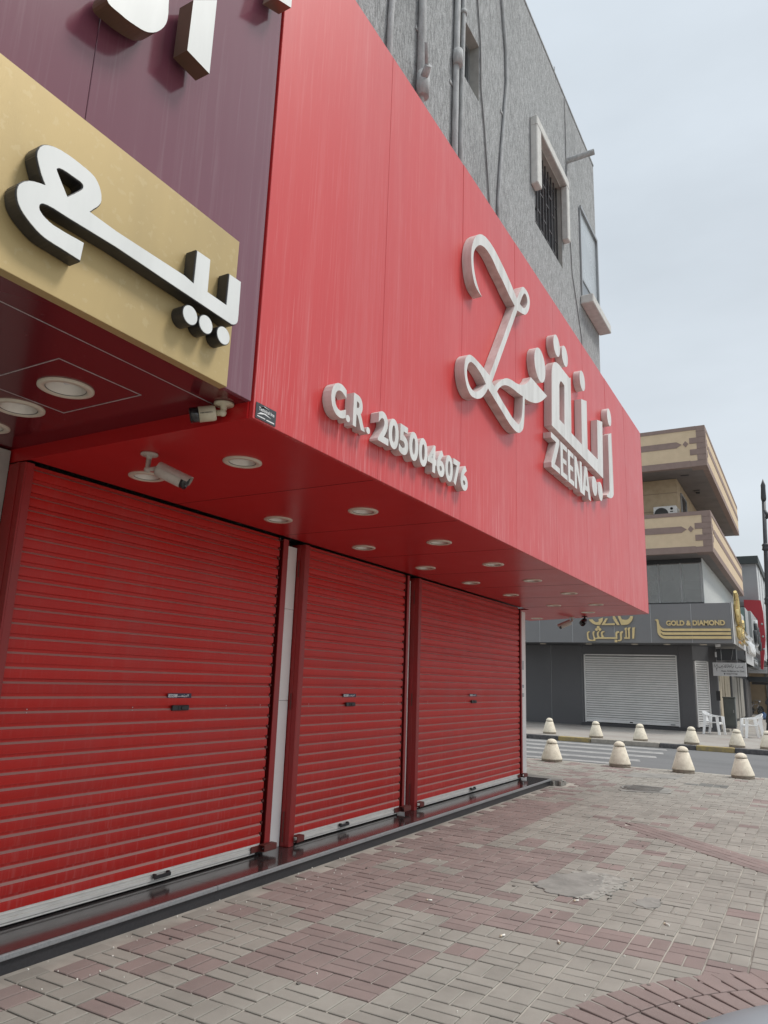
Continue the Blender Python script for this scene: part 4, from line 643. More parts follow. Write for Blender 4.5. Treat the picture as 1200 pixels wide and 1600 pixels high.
# corner window with pale panel and projecting sill
b = MB(); b.box(XB+0.002, XB+0.012, 11.52, 12.66, 8.56, 9.92); w3 = b.build('corner_window', M['pale_panel'], shop)
b = MB(); b.box(XB+0.002, XB+0.016, 11.52, 12.66, 8.20, 8.555); b.build('lower_panel', M['lower_panel'], w3)
b = MB(); b.box(XB+0.013, XB+0.05, 11.5, 12.70, 9.92, 9.98); b.box(XB+0.013, XB+0.05, 12.64, 12.70, 8.2, 9.92); b.box(XB+0.004, XB+0.03, 11.5, 11.54, 8.2, 9.92); b.box(XB+0.017, XB+0.03, 11.54, 12.64, 8.53, 8.57); b.build('window_frame', M['alu_frame'], w3)
b = MB(); b.box(XB+0.003, XB+0.22, 11.45, 12.78, 8.02, 8.18); b.build('window_sill', M['surround'], w3, bevel=0.012)
# pipes and cables on the stucco
def pipe(name, pts, r, m, n=8):
    q = MB(); q.tube([(XB+r+0.004, y, z) for y, z in pts], r, n); return q.build(name, M[m], shop)
pipe('drain_pipe', [(4.72, 5.8), (4.73, 7.6), (4.78, 8.2), (4.82, 11.6)], 0.03, 'pipe', 10)
pipe('drain_pipe', [(5.32, 5.8), (5.33, 8.5), (5.40, 11.6)], 0.042, 'pipe', 12)
q = MB(); q.tube([(XB+0.075, 5.32, 7.36), (XB+0.13, 5.27, 7.40), (XB+0.18, 5.23, 7.43)], [0.04, 0.04, 0.036], 10); q.tube([(XB+0.075, 5.32, 7.18), (XB+0.075, 5.32, 7.32), (XB+0.075, 5.325, 7.46)], [0.062, 0.068, 0.062], 12)
q.tube([(XB+0.15, 5.25, 7.41), (XB+0.22, 5.10, 7.56)], 0.02, 8); q.build('pipe_elbow', M['pipe'], shop)
pipe('drain_pipe', [(6.14, 5.9), (6.16, 7.6), (6.17, 8.45), (6.24, 11.6)], 0.036, 'pipe', 10)
q = MB(); q.tube([(XB+0.059, 6.168, 8.30), (XB+0.059, 6.17, 8.42), (XB+0.059, 6.172, 8.5)], [0.055, 0.06, 0.054], 12); q.build('pipe_coupling', M['pipe'], shop)
pipe('water_pipe', [(6.30, 6.0), (6.335, 7.8), (6.37, 9.2), (6.45, 11.6)], 0.028, 'pipe')
q = MB(); q.tube([(XB+0.032, 6.372, 9.2), (XB+0.032, 6.375, 9.26)], 0.04, 10); q.build('pipe_coupling', M['pipe'], shop)
pipe('cable', [(7.24, 6.2), (7.22, 7.3), (7.06, 8.19), (6.95, 8.66), (6.93, 9.3), (6.83, 9.9), (6.80, 11.6)], 0.011, 'pipe_dark', 6)
pipe('water_pipe', [(7.50, 6.2), (7.50, 7.5), (7.60, 8.2), (7.72, 8.9), (7.82, 9.5), (7.80, 10.0), (7.66, 10.7), (7.62, 11.6)], 0.022, 'pipe')
pipe('cable', [(11.48, 6.3), (11.42, 7.35), (11.2, 7.8), (10.93, 8.3), (10.86, 8.9), (10.72, 9.7), (10.74, 11.1), (10.74, 11.62)], 0.008, 'pipe_dark', 6)
q = MB(); q.tube([(XB-0.02, 10.82, 10.42), (XB+0.46, 10.86, 10.46)], 0.05, 12, caps=False); q.tube([(XB-0.02, 10.82, 10.42), (XB+0.455, 10.86, 10.46)], 0.042, 12, caps=True); q.build('rain_spout', M['pipe'], shop)
q = MB(); q.tube([(XB-0.05, 10.2, 11.7), (XB-0.05, 10.2, 11.84), (XB-0.02, 10.28, 11.9), (XB-0.05, 10.36, 11.86), (XB-0.05, 10.5, 11.88)], 0.006, 6); q.build('roof_wire', M['pipe'], shop)
for y, z in ((4.76, 7.9), (5.345, 8.0), (6.165, 8.05), (6.36, 8.6), (5.37, 9.5), (6.2, 9.4), (7.72, 8.9)):
    q = MB(); q.box(XB+0.002, XB+0.012, y-0.085, y+0.085, z-0.02, z+0.02); q.build('pipe_clip', M['pipe'], shop)
# ground floor
b = MB(); b.box(-11, -4.376, -3, 2.68, 0.1, 2.965)
b.build('plaster_wall', M['plaster'], shop)
b = MB(); b.box(-11, -4.55, 2.66, 12.2, 0.1, 2.88); b.build('inner_wall', M['dark'], shop)
for y0, y1, xf in ((5.47, 5.70, -4.30), (7.955, 8.155, -4.32)):
    z = 0.101; t = MB()
    for z0, z1 in ((0.101, 1.38), (1.383, 2.23), (2.233, 2.84)): t.box(-4.54, xf, y0, y1, z0, z1)
    t.build('pillar', M['white_wall'], shop, bevel=0.002)
b = MB(); b.prism([(-4.26, 12.08), (-4.26, 12.36), (-4.54, 12.36+0.28*math.tan(R(23.7))), (-4.54, 12.08)], onZ(0), 0.101, 2.84); b.build('corner_pillar', M['white_wall'], shop)
b = MB(); b.prism([(-4.545, 12.0), (-4.545, 12.48), (-11, 15.3), (-11, 12.0)], onZ(0), 0.0, 2.86); b.build('side_wall', M['white_wall'], shop)
for z0, z1, m in ((1.85, 2.0, 'silver'), (1.55, 1.60, 'pale_panel'), (1.40, 1.46, 'silver')):
    b = MB(); b.box(-4.259, -4.257, 12.12, 12.26, z0, z1); b.build('paper_notice', M[m], shop)
for y in (5.58, 8.05, 12.2):
    b = MB(); b.box(-4.5, -4.36, y-0.1, y+0.1, 2.842, 2.887); b.build('shutter_bracket', M['dark'], shop)
# stone step
st = thing('shop_step', 'dark polished granite step running along the foot of the red shutters', 'step', (-4.2, 6, 0))
ysl = [-2.0, 0.3, 2.35, 4.42, 6.5, 8.55, 10.6, 12.42]
for a, c in zip(ysl[:-1], ysl[1:]):
    t = MB(); t.box(-4.62, -3.885, a+0.001, c-0.001, 0.03, 0.1); t.build('granite_slab', M['granite'], st)
    t = MB(); t.box(-3.884, -3.862, a+0.001, c-0.001, 0.068, 0.1005); t.build('slab_nosing', M['granite_edge'], st, bevel=0.006, segs=2)
    t = MB(); t.box(-3.89, -3.882, a+0.0005, c-0.0005, -0.02, 0.067); t.build('riser', M['granite_riser'], st)
t = MB(); t.prism([(-3.87, 12.43), (-3.70, 12.52), (-3.78, 12.80), (-4.6, 12.98), (-4.62, 12.43)], onZ(0), -0.02, 0.085); t.build('cement_return', M['cement'], st, bevel=0.012)
t = MB(); g_ = random.Random(2)
for i in range(14):
    x = g_.uniform(-3.86, -3.70); y = 12.42+g_.uniform(0, 0.3); s = g_.uniform(.02, .045); t.prism([(x+s*math.cos(a)*g_.uniform(.6, 1.1), y+s*math.sin(a)*g_.uniform(.6, 1.1)) for a in (0, 1.2, 2.4, 3.6, 4.9)], onZ(0), -0.02, g_.uniform(0.03, 0.075))
t.build('broken_edge', M['cement_crumble'], st)
# shutters
PITCH_, NS = 0.0895, 30
prof = [(0.0015, -0.003), (0.001, 0.0), (0.0018, 0.012), (0.0022, 0.026), (0.0018, 0.040), (0.0, 0.052), (-0.0155, 0.064), (-0.0170, 0.067), (-0.0170, 0.0900)]
def slat_mesh(y0, y1):
    t = MB(); n = len(prof)
    for i in range(n-1):
        (xa, za), (xb, zb) = prof[i], prof[i+1]
        t.face([(xa, 0, za), (xa, y1-y0, za), (xb, y1-y0, zb), (xb, 0, zb)], 0, False)
    (xa, za), (xb, zb) = (-0.017, -0.003), prof[0]
    t.face([(xa, 0, za), (xa, y1-y0, za), (xb, y1-y0, zb), (xb, 0, zb)])
    return t
XSH = -4.245
def shutter(y0, y1, texts, left_rail, right_rail, hy, lock_left):
    t = MB(); t.box(XSH-0.045, XSH-0.035, y0-0.02, y1+0.02, 0.11, 2.88)
    sh = t.build('roller_shutter', M['dark'], shop)
    s0 = slat_mesh(y0, y1).build('slat', M['shutter'], sh, local=True); so_ = loc_of(shop)
    for i in range(NS):
        o = s0 if i == 0 else child_copy(s0, sh, (0, 0, 0)); o.location = Vector((XSH+rng.uniform(-.0012, .0012), y0, 0.196+i*PITCH_+rng.uniform(-.0008, .0008)))-so_; o.rotation_euler = (rng.uniform(-.0004, .0004), rng.uniform(-.05, .05), rng.uniform(-.0008, .0008))
    t = MB(); t.box(XSH-0.03, XSH-0.002, y0, y1, 0.152, 0.192); t.box(XSH-0.03, XSH+0.004, y0+0.06, y1-0.06, 0.128, 0.1515); t.box(XSH-0.03, XSH, y0+0.06, y1-0.06, 0.112, 0.1235); t.box(XSH-0.03, XSH+0.003, y0+0.06, y1-0.06, 0.174, 0.178); t.build('bottom_bar', M['alu'], sh, bevel=0.002)
    t = MB(); yl, yr = left_rail
    t.box(-4.375, -4.205, yl, yl+0.012, 0.101, 2.875); t.box(-4.217, -4.205, yl+0.0125, yr, 0.101, 2.875); t.box(-4.34, -4.262, yr-0.012, yr, 0.101, 2.875)
    t.box(-4.30, -4.26, yl-0.006, yl-0.0005, 0.101, 2.875); t.build('guide_rail', M['rail'], sh, bevel=0.002)
    yl, yr = right_rail; t = MB(); t.box(-4.237, -4.225, yl+0.02, yr, 0.13, 2.875); t.box(-4.33, -4.2375, yr-0.012, yr, 0.13, 2.875); t.build('guide_rail', M['rail'], sh, bevel=0.002)
    t = MB(); hg = 0.09; t.box(XSH+0.0045, XSH+0.02, hy-0.085, hy+0.085, 1.318, 1.358); t.box(XSH+0.0202, XSH+0.024, hy-0.028, hy+0.083, 1.323, 1.353); t.lathe([(0.012, 0), (0.012, 0.006)], (XSH+0.024, hy+0.01, 1.338), 12, mat4=Matrix.Rotation(R(90), 4, 'Y')); t.build('lock_plate', M['black_plastic'], sh, bevel=0.002)
    t = MB(); t.box(XSH+0.0045, XSH+0.035, hy-0.115, hy-0.095, 0.150, 0.180); t.box(XSH+0.0045, XSH+0.035, hy+0.015, hy+0.035, 0.150, 0.180); t.box(XSH+0.026, XSH+0.040, hy-0.12, hy+0.04, 0.146, 0.172); t.build('pull_handle', M['black_plastic'], sh, bevel=0.004)
    zst = 1.428; t = MB(); t.box(XSH+0.0046, XSH+0.0056, hy-0.135, hy+0.115, zst-0.017, zst+0.017); stk = t.build('phone_sticker', M['sticker'], sh)
    text('phone_number', '8232588', (hy-0.128, hy-0.035, zst-0.012, zst+0.012), onX(XSH+0.0058), 0.0006, [M['print_white']], sh, 0.03)
    t = MB(); f = onX(XSH+0.0058); U = hy-0.03
    def st_(a, c, d, e_): t.prism([(U+a, zst+c), (U+d, zst+c), (U+d, zst+e_), (U+a, zst+e_)], f, 0, 0.0006)
    st_(0, -.007, .062, -.003); st_(.040, -.003, .046, .004); st_(.050, -.003, .056, .004); st_(.062, -.009, .072, -.004); st_(.074, -.012, .078, .003); st_(.082, -.006, .104, -.002); st_(.088, -.002, .092, .003); st_(.100, -.006, .104, .010); st_(.110, -.006, .1145, .011); st_(.064, .004, .069, .008); st_(.092, -.012, .096, -.009)
    t.build('sticker_script', M['print_white'], sh)
    for s, yy in (('l', y0), ('r', y1)):
        if s == 'l' and not lock_left: continue
        t = MB(); sgn = 1 if s == 'l' else -1; ya = yy+sgn*0.015 if s == 'l' else yy+0.03
        ya, yb = (yy-0.01, yy+0.10) if s == 'l' else (yy-0.04, yy+0.13)
        t.box(-4.225, -4.16, ya, yb, 0.135, 0.142); t.box(-4.225, -4.16, ya, yb, 0.182, 0.189); t.box(-4.166, -4.158, ya, yb, 0.1425, 0.1815)
        if s == 'r': t.box(-4.238, -4.226, ya-0.09, ya+0.06, 0.13, 0.18)
        t.build('lock_bracket', M['rust'], sh, bevel=0.002)
    t = MB(); g = random.Random(int(y0*10))
    for fy in (0.08, 0.4, 0.78, 0.95): 
        for dz in (-0.008, 0.012): t.lathe([(0.004, 0), (0.003, 0.003), (0, 0.004)], (XSH+0.004, y0+(y1-y0)*fy, 1.335+dz), 8, mat4=Matrix.Rotation(R(90), 4, 'Y'))
    o = t.build('rivet', M['print_white'], sh); o['kind'] = 'stuff'
    # frayed slat ends against the right guide
    t = MB()
    for i in range(NS): t.box(XSH-0.022, XSH-0.006, y1+0.001, y1+0.024, 0.2+i*PITCH_+0.055, 0.2+i*PITCH_+0.075)
    o = t.build('slat_end_clip', M['rust'], sh); o['kind'] = 'stuff'
    return sh
shutter(2.748, 5.352, 0, (2.682, 2.748), (5.37, 5.465), 4.25, False)
shutter(5.79, 7.868, 0, (5.712, 5.79), (7.88, 7.95), 6.70, True)
shutter(8.245, 11.99, 0, (8.168, 8.245), (12.0, 12.075), 10.02, True)
for y in (5.700, 8.158):
    t = MB()
    for z0, z1 in ((0.14, 0.40), (1.30, 1.45), (2.55, 2.72)): t.box(-4.275, -4.262, y-0.005, y+0.006, z0, z1)
    o = t.build('rail_hinge', M['rust'], shop, bevel=0.002)
# ------------------------------------------------------------------ red fascia sign
sg = thing('red_shop_sign', 'long red panelled fascia box with white raised lettering over the shutters', 'sign', (XF, 8, ZS))
seams = [YA, 3.98, 5.32, 6.68, 8.03, 9.38, 10.68, 12.0, YB]
for a, c in zip(seams[:-1], seams[1:]):
    t = MB(); t.box(XF-0.03, XF, a+0.0010, c-0.0010, ZS, ZT); pn = t.build('sign_panel', M['fascia'], sg, bevel=0.0025)
    k1 = rng.uniform(-.002, .002)
    for v in pn.data.vertices: v.co.x += (k1 if v.co.z > 1.5 else 0)*(1 if v.co.y+8 > (a+c)/2 else -1) - 0.002
t = MB(); t.box(XF-0.036, XF-0.031, YA+0.001, YB-0.001, ZS+0.012, ZT-0.01); t.build('backing_sheet', M['soffit'], sg)
def endY(x): return YB+(XF-x)*math.tan(R(23.7))
yl = [3.295, 4.735, 6.12, 7.505, 8.85, 10.25, 11.78, 13.0]
red_spots = [(-2.95 if i < 5 else (-2.88 if i < 7 else -3.32), y) for i, y in enumerate(yl)] + [(-3.79 if i < 5 else (-3.75 if i == 5 else -3.57), y) for i, y in enumerate(yl[:7])] + [(-4.60, 14.05)]
def circ(x, y, r, n=28): return [(x+r*math.cos(-2*math.pi*i/n), y+r*math.sin(-2*math.pi*i/n)) for i in range(n)]
shape('soffit', [[(XF-0.031, YA+0.0005), (XF-0.031, endY(XF-0.031)-0.004), (-4.95, endY(-4.95)-0.004), (-4.95, 12.6), (-4.20, 12.42), (-4.20, YA+0.0005)]]+[circ(x, y, 0.092) for x, y in red_spots], onZ(ZS+0.001), 0.03, [M['soffit']], sg)
for y in seams[1:-1]:
    t = MB(); t.box(-4.19, XF-0.033, y-0.0013, y+0.0013, ZS-0.0004, ZS+0.004); t.build('soffit_seam', M['dark'], sg)
t = MB(); t.prism([(XF-0.001, YB), (XF-0.001, YB+0.001), (-4.95, endY(-4.95)), (-4.95, endY(-4.95)-0.02), (XF-0.03, endY(XF-0.03)-0.003)], onZ(0), ZS, ZT); t.build('end_panel', M['fascia'], sg)
t = MB(); t.box(-4.5, XF-0.031, YA-0.012, YA, ZS, 3.02); t.box(-2.62, XF-0.032, YA-0.012, YA, 3.021, ZT); t.build('return_panel', M['soffit'], sg)
t = MB(); t.box(XB+0.02, XF-0.037, YA, YB-0.02, ZT-0.02, ZT-0.004); t.build('top_cover', M['fascia'], sg)
LW = [M['fascia_letter'], M['white_side']]; FX = onX(XF+0.0015); dp = 0.0885
shape('emblem', D['emblem'], FX, dp, LW, sg)
c = D['disc_emblem']; disc('emblem_disc', c[:2], c[2], FX, dp-0.001, LW, sg)
shape('script_letter', D['zin'], FX, dp, LW, sg); shape('script_letter', D['zay'], FX, dp, LW, sg)
for k in ('dot_a', 'dot_b', 'dot_n', 'dot_z', 'dot_c', 'dot_d'): disc('script_dot', D[k][:2], D[k][2], FX, dp, LW, sg)
def poly_letter(P, y0, y1, z0, z1):
    fit = lambda q: [(y0+a*(y1-y0), z0+c_*(z1-z0)) for a, c_ in q]
    return shape('letter', [fit(q) for q in P], FX, dp, LW, sg)
Zg = [[(0, 1), (1, 1), (1, .86), (.40, .16), (1, .16), (1, 0), (0, 0), (0, .14), (.60, .84), (0, .84)]]
Eg = [[(0, 0), (1, 0), (1, .15), (.36, .15), (.36, .43), (.88, .43), (.88, .57), (.36, .57), (.36, .85), (1, .85), (1, 1), (0, 1)]]
Ng = [[(0, 0), (.26, 0), (.26, .62), (.70, 0), (1, 0), (1, 1), (.74, 1), (.74, .40), (.30, 1), (0, 1)]]
Ag = [[(0, 0), (.26, 0), (.34, .22), (.66, .22), (.74, 0), (1, 0), (.64, 1), (.36, 1)], [(.40, .38), (.60, .38), (.50, .72)]]
for P, y0, y1 in ((Zg, 7.562, 7.885), (Eg, 7.925, 8.19), (Eg, 8.228, 8.47), (Ng, 8.51, 8.85), (Ag, 8.845, 9.265)): poly_letter(P, y0, y1, 3.955, 4.363)
cr = [('C', 3.302, 3.465), ('.', 3.470, 3.512), ('R', 3.547, 3.690), ('.', 3.708, 3.752), ('2', 3.853, 3.992), ('0', 3.992, 4.130), ('5', 4.137, 4.272), ('0', 4.286, 4.424), ('0', 4.436, 4.572), ('4', 4.578, 4.725), ('6', 4.735, 4.868), ('0', 4.884, 5.022), ('7', 5.030, 5.162), ('6', 5.172, 5.316)]
for ch, y0, y1 in cr:
    z0, z1 = (3.116, 3.164) if ch == '.' else (3.118, 3.332)
    if ch == '.': disc('full_stop', ((y0+y1)/2, 3.142), 0.0225, FX, 0.064, LW, sg, 20)
    else: text('letter' if ch in 'CR' else 'digit', ch, (y0, y1, z0, z1), FX, 0.064, LW, sg, 0.035)
# small plaque of the sign maker
t = MB(); t.box(XF+0.0005, XF+0.002, 2.722, 2.888, 2.899, 2.985); pq = t.build('maker_plaque', M['plaque'], sg)
text('plaque_text', 'Technical line', (2.745, 2.872, 2.947, 2.966), onX(XF+0.0022), 0.0006, [M['print_white']], pq, 0.01)
t = MB(); t.prism([(2.735, 2.922), (2.79, 2.936), (2.85, 2.930), (2.80, 2.943), (2.76, 2.938)], onX(XF+0.0022), 0, 0.0006); t.prism([(2.75, 2.966), (2.78, 2.977), (2.83, 2.972), (2.79, 2.980)], onX(XF+0.0022), 0, 0.0006)
t.box(XF+0.0022, XF+0.0028, 2.735, 2.80, 2.911, 2.916); t.box(XF+0.0022, XF+0.0028, 2.81, 2.875, 2.909, 2.915); t.build('plaque_mark', M['print_white'], pq)
# ------------------------------------------------------------------ maroon neighbour sign
ZM = 2.977; XM = -2.386
ms = thing('maroon_shop_sign', 'glossy maroon fascia with gold board and white raised script, left of the red sign', 'sign', (XM, 1.5, ZM))
for a, c in ((-3.0, 0.2), (0.2, 1.555), (1.555, YA-0.013)):
    t = MB(); t.box(XM-0.03, XM, a+0.001, c-0.001, ZM, ZT+0.3); t.build('sign_panel', M['maroon'], ms, bevel=0.002)
maroon_spots = [(-3.13, 2.15, 0.135), (-3.62, 2.22, 0.135), (-4.08, 2.34, 0.115)]
shape('soffit', [[(-4.451, -3), (XM-0.031, -3), (XM-0.031, YA-0.0125), (-4.451, YA-0.0125)]]+[circ(x, y, r-0.03) for x, y, r in maroon_spots], onZ(ZM+0.001), 0.03, [M['maroon_soffit']], ms)
t = MB(); t.box(-4.46, -4.452, -3, 2.65, ZM-0.01, ZM+0.03); t.build('soffit_trim', M['maroon'], ms)
t = MB(); hy = [(-3.37, 1.91, -2.85, 1.903)]
for a in ((-3.46, -3.455, 1.9, 2.385), (-2.853, -2.848, 1.9, 2.385)): t.box(a[0], a[1], a[2], a[3], ZM-0.0008, ZM+0.002)
for a in ((-3.454, -2.8535, 1.9, 1.905), (-3.454, -2.8535, 2.38, 2.385)): t.box(a[0], a[1], a[2], a[3], ZM-0.0008, ZM+0.002)
t.box(-2.60, -2.596, -2, 2.69, ZM-0.0008, ZM+0.002); t.build('soffit_joint', M['pipe'], ms)
t = MB(); t.box(XM+0.001, XM+0.05, -2.0, 2.456, 2.956, 3.747); gb = t.build('gold_board', M['gold_panel'], ms, bevel=0.002)
GX = onX(XM+0.0515); BW = [M['white_face'], M['black_side']]
lt = shape('script_letter', D['ya'], GX, 0.066, [M['black_side']], gb, bevel=0.0045)
WL[lt.name] = loc_of(gb); GF = onX(XM+0.118)
shape('letter_face', D['ya'], GF, 0.003, [M['white_face']], ms)
for k in ('g_a', 'g_b', 'g_c'):
    disc('script_dot', D[k][:2], D[k][2]+0.003, GX, 0.066, BW[1:], gb); disc('dot_face', D[k][:2], D[k][2]-0.001, GF, 0.003, BW[:1], ms)
# thin metal edge round the letter faces
MW = [M['white_face'], M['bronze_side']]; MX = onX(XM+0.04)
shape('script_letter', D['maroon_i'], MX, 0.09, MW, ms); shape('script_letter', D['maroon_bowl'], MX, 0.09, MW, ms); shape('script_letter', D['maroon_r'], MX, 0.09, MW, ms)
t = MB()
for (y, z) in ((2.02, 4.5), (2.0, 4.9), (1.55, 4.7), (1.3, 4.9)): t.tube([(XM+0.001, y, z), (XM+0.041, y, z)], 0.008, 6)
t.build('letter_stud', M['alu_frame'], ms)
# ------------------------------------------------------------------ downlights
def downlight(x, y, z, lab, grp, r=0.121):
    o = thing('downlight', lab, 'ceiling light', (x, y, z), grp)
    q = MB(); q.lathe([(r, 0.001), (r, -0.006), (r-0.012, -0.011), (r-0.034, -0.010), (r-0.036, -0.004), (r-0.038, 0.004)], n=40, caps=False); q.build('trim_ring', M['light_ring'], o, local=True)
    q = MB(); q.lathe([(r-0.0372, -0.0045), (r-0.040, -0.002)], n=40, caps=False); q.build('shadow_gap', M['iron'], o, local=True)
    q = MB(); q.lathe([(r-0.0398, -0.002), (r-0.05, 0.03), (r-0.075, 0.06), (0.014, 0.075)], n=40, caps=False); q.build('reflector', M['reflector'], o, local=True)
    q = MB(); q.lathe([(0.016, 0.074), (0.026, 0.05), (0.024, 0.034), (0.012, 0.022), (0.0, 0.02)], n=18); q.build('bulb', M['print_white'], o, local=True)
    return o
RG = 'downlights in the red soffit'
words = ['first', 'second', 'third', 'fourth', 'fifth', 'sixth', 'seventh', 'eighth']
for i in range(8): downlight(*red_spots[i], ZS, '%s downlight from the near end in the outer row along the sign edge' % words[i], RG)
for i in range(7): downlight(*red_spots[8+i], ZS, 'first downlight in the inner row, half hidden by the security camera' if i == 0 else '%s downlight from the near end in the inner row nearest the shutters' % words[i], RG)
downlight(*red_spots[15], ZS, 'last downlight round the far corner of the red soffit, almost edge-on', RG)
MG = 'downlights in the maroon soffit'
for (x, y, r), lab in zip(maroon_spots, ('large cream downlight in the access panel of the maroon soffit', 'cream downlight cut by the left photo edge, deeper under the maroon soffit', 'sliver of a cream downlight at the left photo edge, deepest under the maroon soffit')):
    downlight(x, y, ZM, lab, MG, r)
# ------------------------------------------------------------------ security cameras
def camera_thing(lab, base, arm, tail, nose, r, mbody, shade=True, brand=False, dark=False):
    o = thing('security_camera', lab, 'camera', base, 'bullet security cameras'); Bv = Vector(base)
    q = MB(); q.lathe([(0.052, 0.0), (0.052, -0.010), (0.046, -0.014), (0.018, -0.017), (0.016, -0.035), (0, -0.036)], base, 24); q.build('mount_base', M[mbody], o)
    q = MB(); q.tube([Bv+Vector((0, 0, -0.03))]+[Vector(a) for a in arm]+[Vector(tail)], 0.0165, 12); q.lathe([(0.0, -0.02), (0.016, -0.014), (0.022, 0.0), (0.016, 0.014), (0.0, 0.02)], arm[-1], 16); q.build('arm', M[mbody], o)
    T, N_ = Vector(tail), Vector(nose); d = (N_-T).normalized(); rot = d.to_track_quat('Z', 'Y').to_matrix().to_4x4(); L_ = (N_-T).length
    q = MB(); q.lathe([(0, 0), (r*0.86, 0.002), (r*0.97, 0.010), (r, 0.02), (r, L_*(0.84 if shade else 0.66))], T, 24, mat4=rot); q.build('housing', M['lens' if dark else mbody], o)
    q = MB(); q.lathe([(r*0.985, L_*(0.841 if shade else 0.661)), (r*0.985, L_), (r*0.93, L_), (r*0.90, L_-0.012), (0, L_-0.013)], T, 24, mat4=rot); q.lathe([(0.016, L_-0.012), (0.014, L_-0.003), (0, L_-0.002)], T, 16, mat4=rot); q.build('lens_hood', M['lens'], o)
    if shade:
        upv = rot @ Vector((0, 0, 1)); side = d.cross(Vector((0, 0, 1))).normalized(); uu = side.cross(d).normalized(); q = MB(); n = 12
        P = []
        for rr in (r*1.05, r*1.12):
            for s in (0.006, L_+0.018):
                P.append([T+d*(s-(0.012*abs(i-n/2)/(n/2) if s > 0.05 else 0))+(side*math.cos(math.pi*i/n)+uu*math.sin(math.pi*i/n))*rr for i in range(n+1)])
        for i in range(n):
            q.face([P[0][i], P[0][i+1], P[1][i+1], P[1][i]], smooth=True); q.face([P[2][i], P[3][i], P[3][i+1], P[2][i+1]], smooth=True); q.face([P[1][i], P[1][i+1], P[3][i+1], P[3][i]]); q.face([P[0][i], P[2][i], P[2][i+1], P[0][i+1]])
        q.face([P[0][0], P[1][0], P[3][0], P[2][0]]); q.face([P[0][n], P[2][n], P[3][n], P[1][n]])
        q.build('sun_shade', M[mbody], o)
    if brand:
        # printed maker name on the side facing the pavement
        cen = T+d*(L_*0.38); nv = (Vector(CAM)-cen); nv = (nv-d*nv.dot(d)).normalized(); ud = -d if d.x < 0 else d; vd = nv.cross(ud)
        fn = lambda u, v, w: tuple(cen+ud*u+vd*v+nv*(r*1.0+0.0006+w))
        text('maker_name', 'HIKVISION', (-0.03, 0.03, 0.004, 0.011), fn, 0.0004, [M['print_black']], o, 0.02)
    return o
camera_thing('grey bullet security camera under the red soffit, pointing right and down', (-3.369, 2.93, ZS), [(-3.372, 2.93, 2.79)], (-3.315, 2.95, 2.795), (-3.165, 3.06, 2.715), 0.044, 'cctv_red')
camera_thing('cream and black bullet camera beside the corner of the red sign, pointing left', (-2.535, 2.655, ZM), [(-2.54, 2.655, 2.925)], (-2.57, 2.64, 2.925), (-2.665, 2.55, 2.895), 0.041, 'cctv', shade=False, brand=True)
camera_thing('small far security camera under the soffit end, pointing left', (-3.86, 13.9, ZS), [(-3.86, 13.9, 2.82)], (-3.88, 13.9, 2.80), (-4.10, 13.85, 2.70), 0.05, 'cctv_red')
camera_thing('small black security camera at the soffit end, seen from behind', (-3.58, 13.75, ZS), [(-3.58, 13.75, 2.83)], (-3.58, 13.74, 2.80), (-3.585, 13.60, 2.74), 0.052, 'black_plastic', shade=True, dark=True)

# ------------------------------------------------------------------ gold shop building across the street
gbld = thing('corner_building', 'beige corner building with two trimmed balconies above a dark grey gold shop', 'building', (-5, 31.2, 0.07))
WX0 = -16.0
# ground floor cladding: panels with pale joints
px = [-16, -13.2, -11.0, -9.62, -8.30]
for a, c in zip(px[:-1], px[1:]):
    t = MB(); t.box(a+0.012, c-0.012, 31.2, 31.5, 0.07, 3.31); t.build('cladding_panel', M['clad'], gbld)
t = MB(); t.box(-16, -8.3, 31.215, 31.5, 0.07, 3.31); t.build('panel_joint', M['joint'], gbld)
t = MB(); t.box(-8.29, -4.47, 31.2, 31.5, 2.95, 3.31); t.build('cladding_panel', M['clad'], gbld)
t = MB(); t.prism([(-4.46, 31.2), (-3.95, 31.2), (-3.95, 31.6), (-4.46, 31.6)], onZ(0), 0.07, 3.31); t.build('cladding_panel', M['clad'], gbld)
t = MB(); t.prism([(-3.95, 31.202), (-3.45, 31.95), (-3.55, 32.02), (-3.95, 31.6)], onZ(0), 2.75, 3.31); t.build('cladding_panel', M['clad'], gbld)
t = MB(); t.prism([(-3.46, 31.95), (-3.18, 32.0), (-3.18, 32.4), (-3.5, 32.1)], onZ(0), 0.07, 3.31); t.build('cladding_panel', M['clad'], gbld)
t = MB(); t.box(-3.30, -3.12, 31.985, 31.995, 1.25, 1.62); t.build('wall_box', M['black_plastic'], gbld)
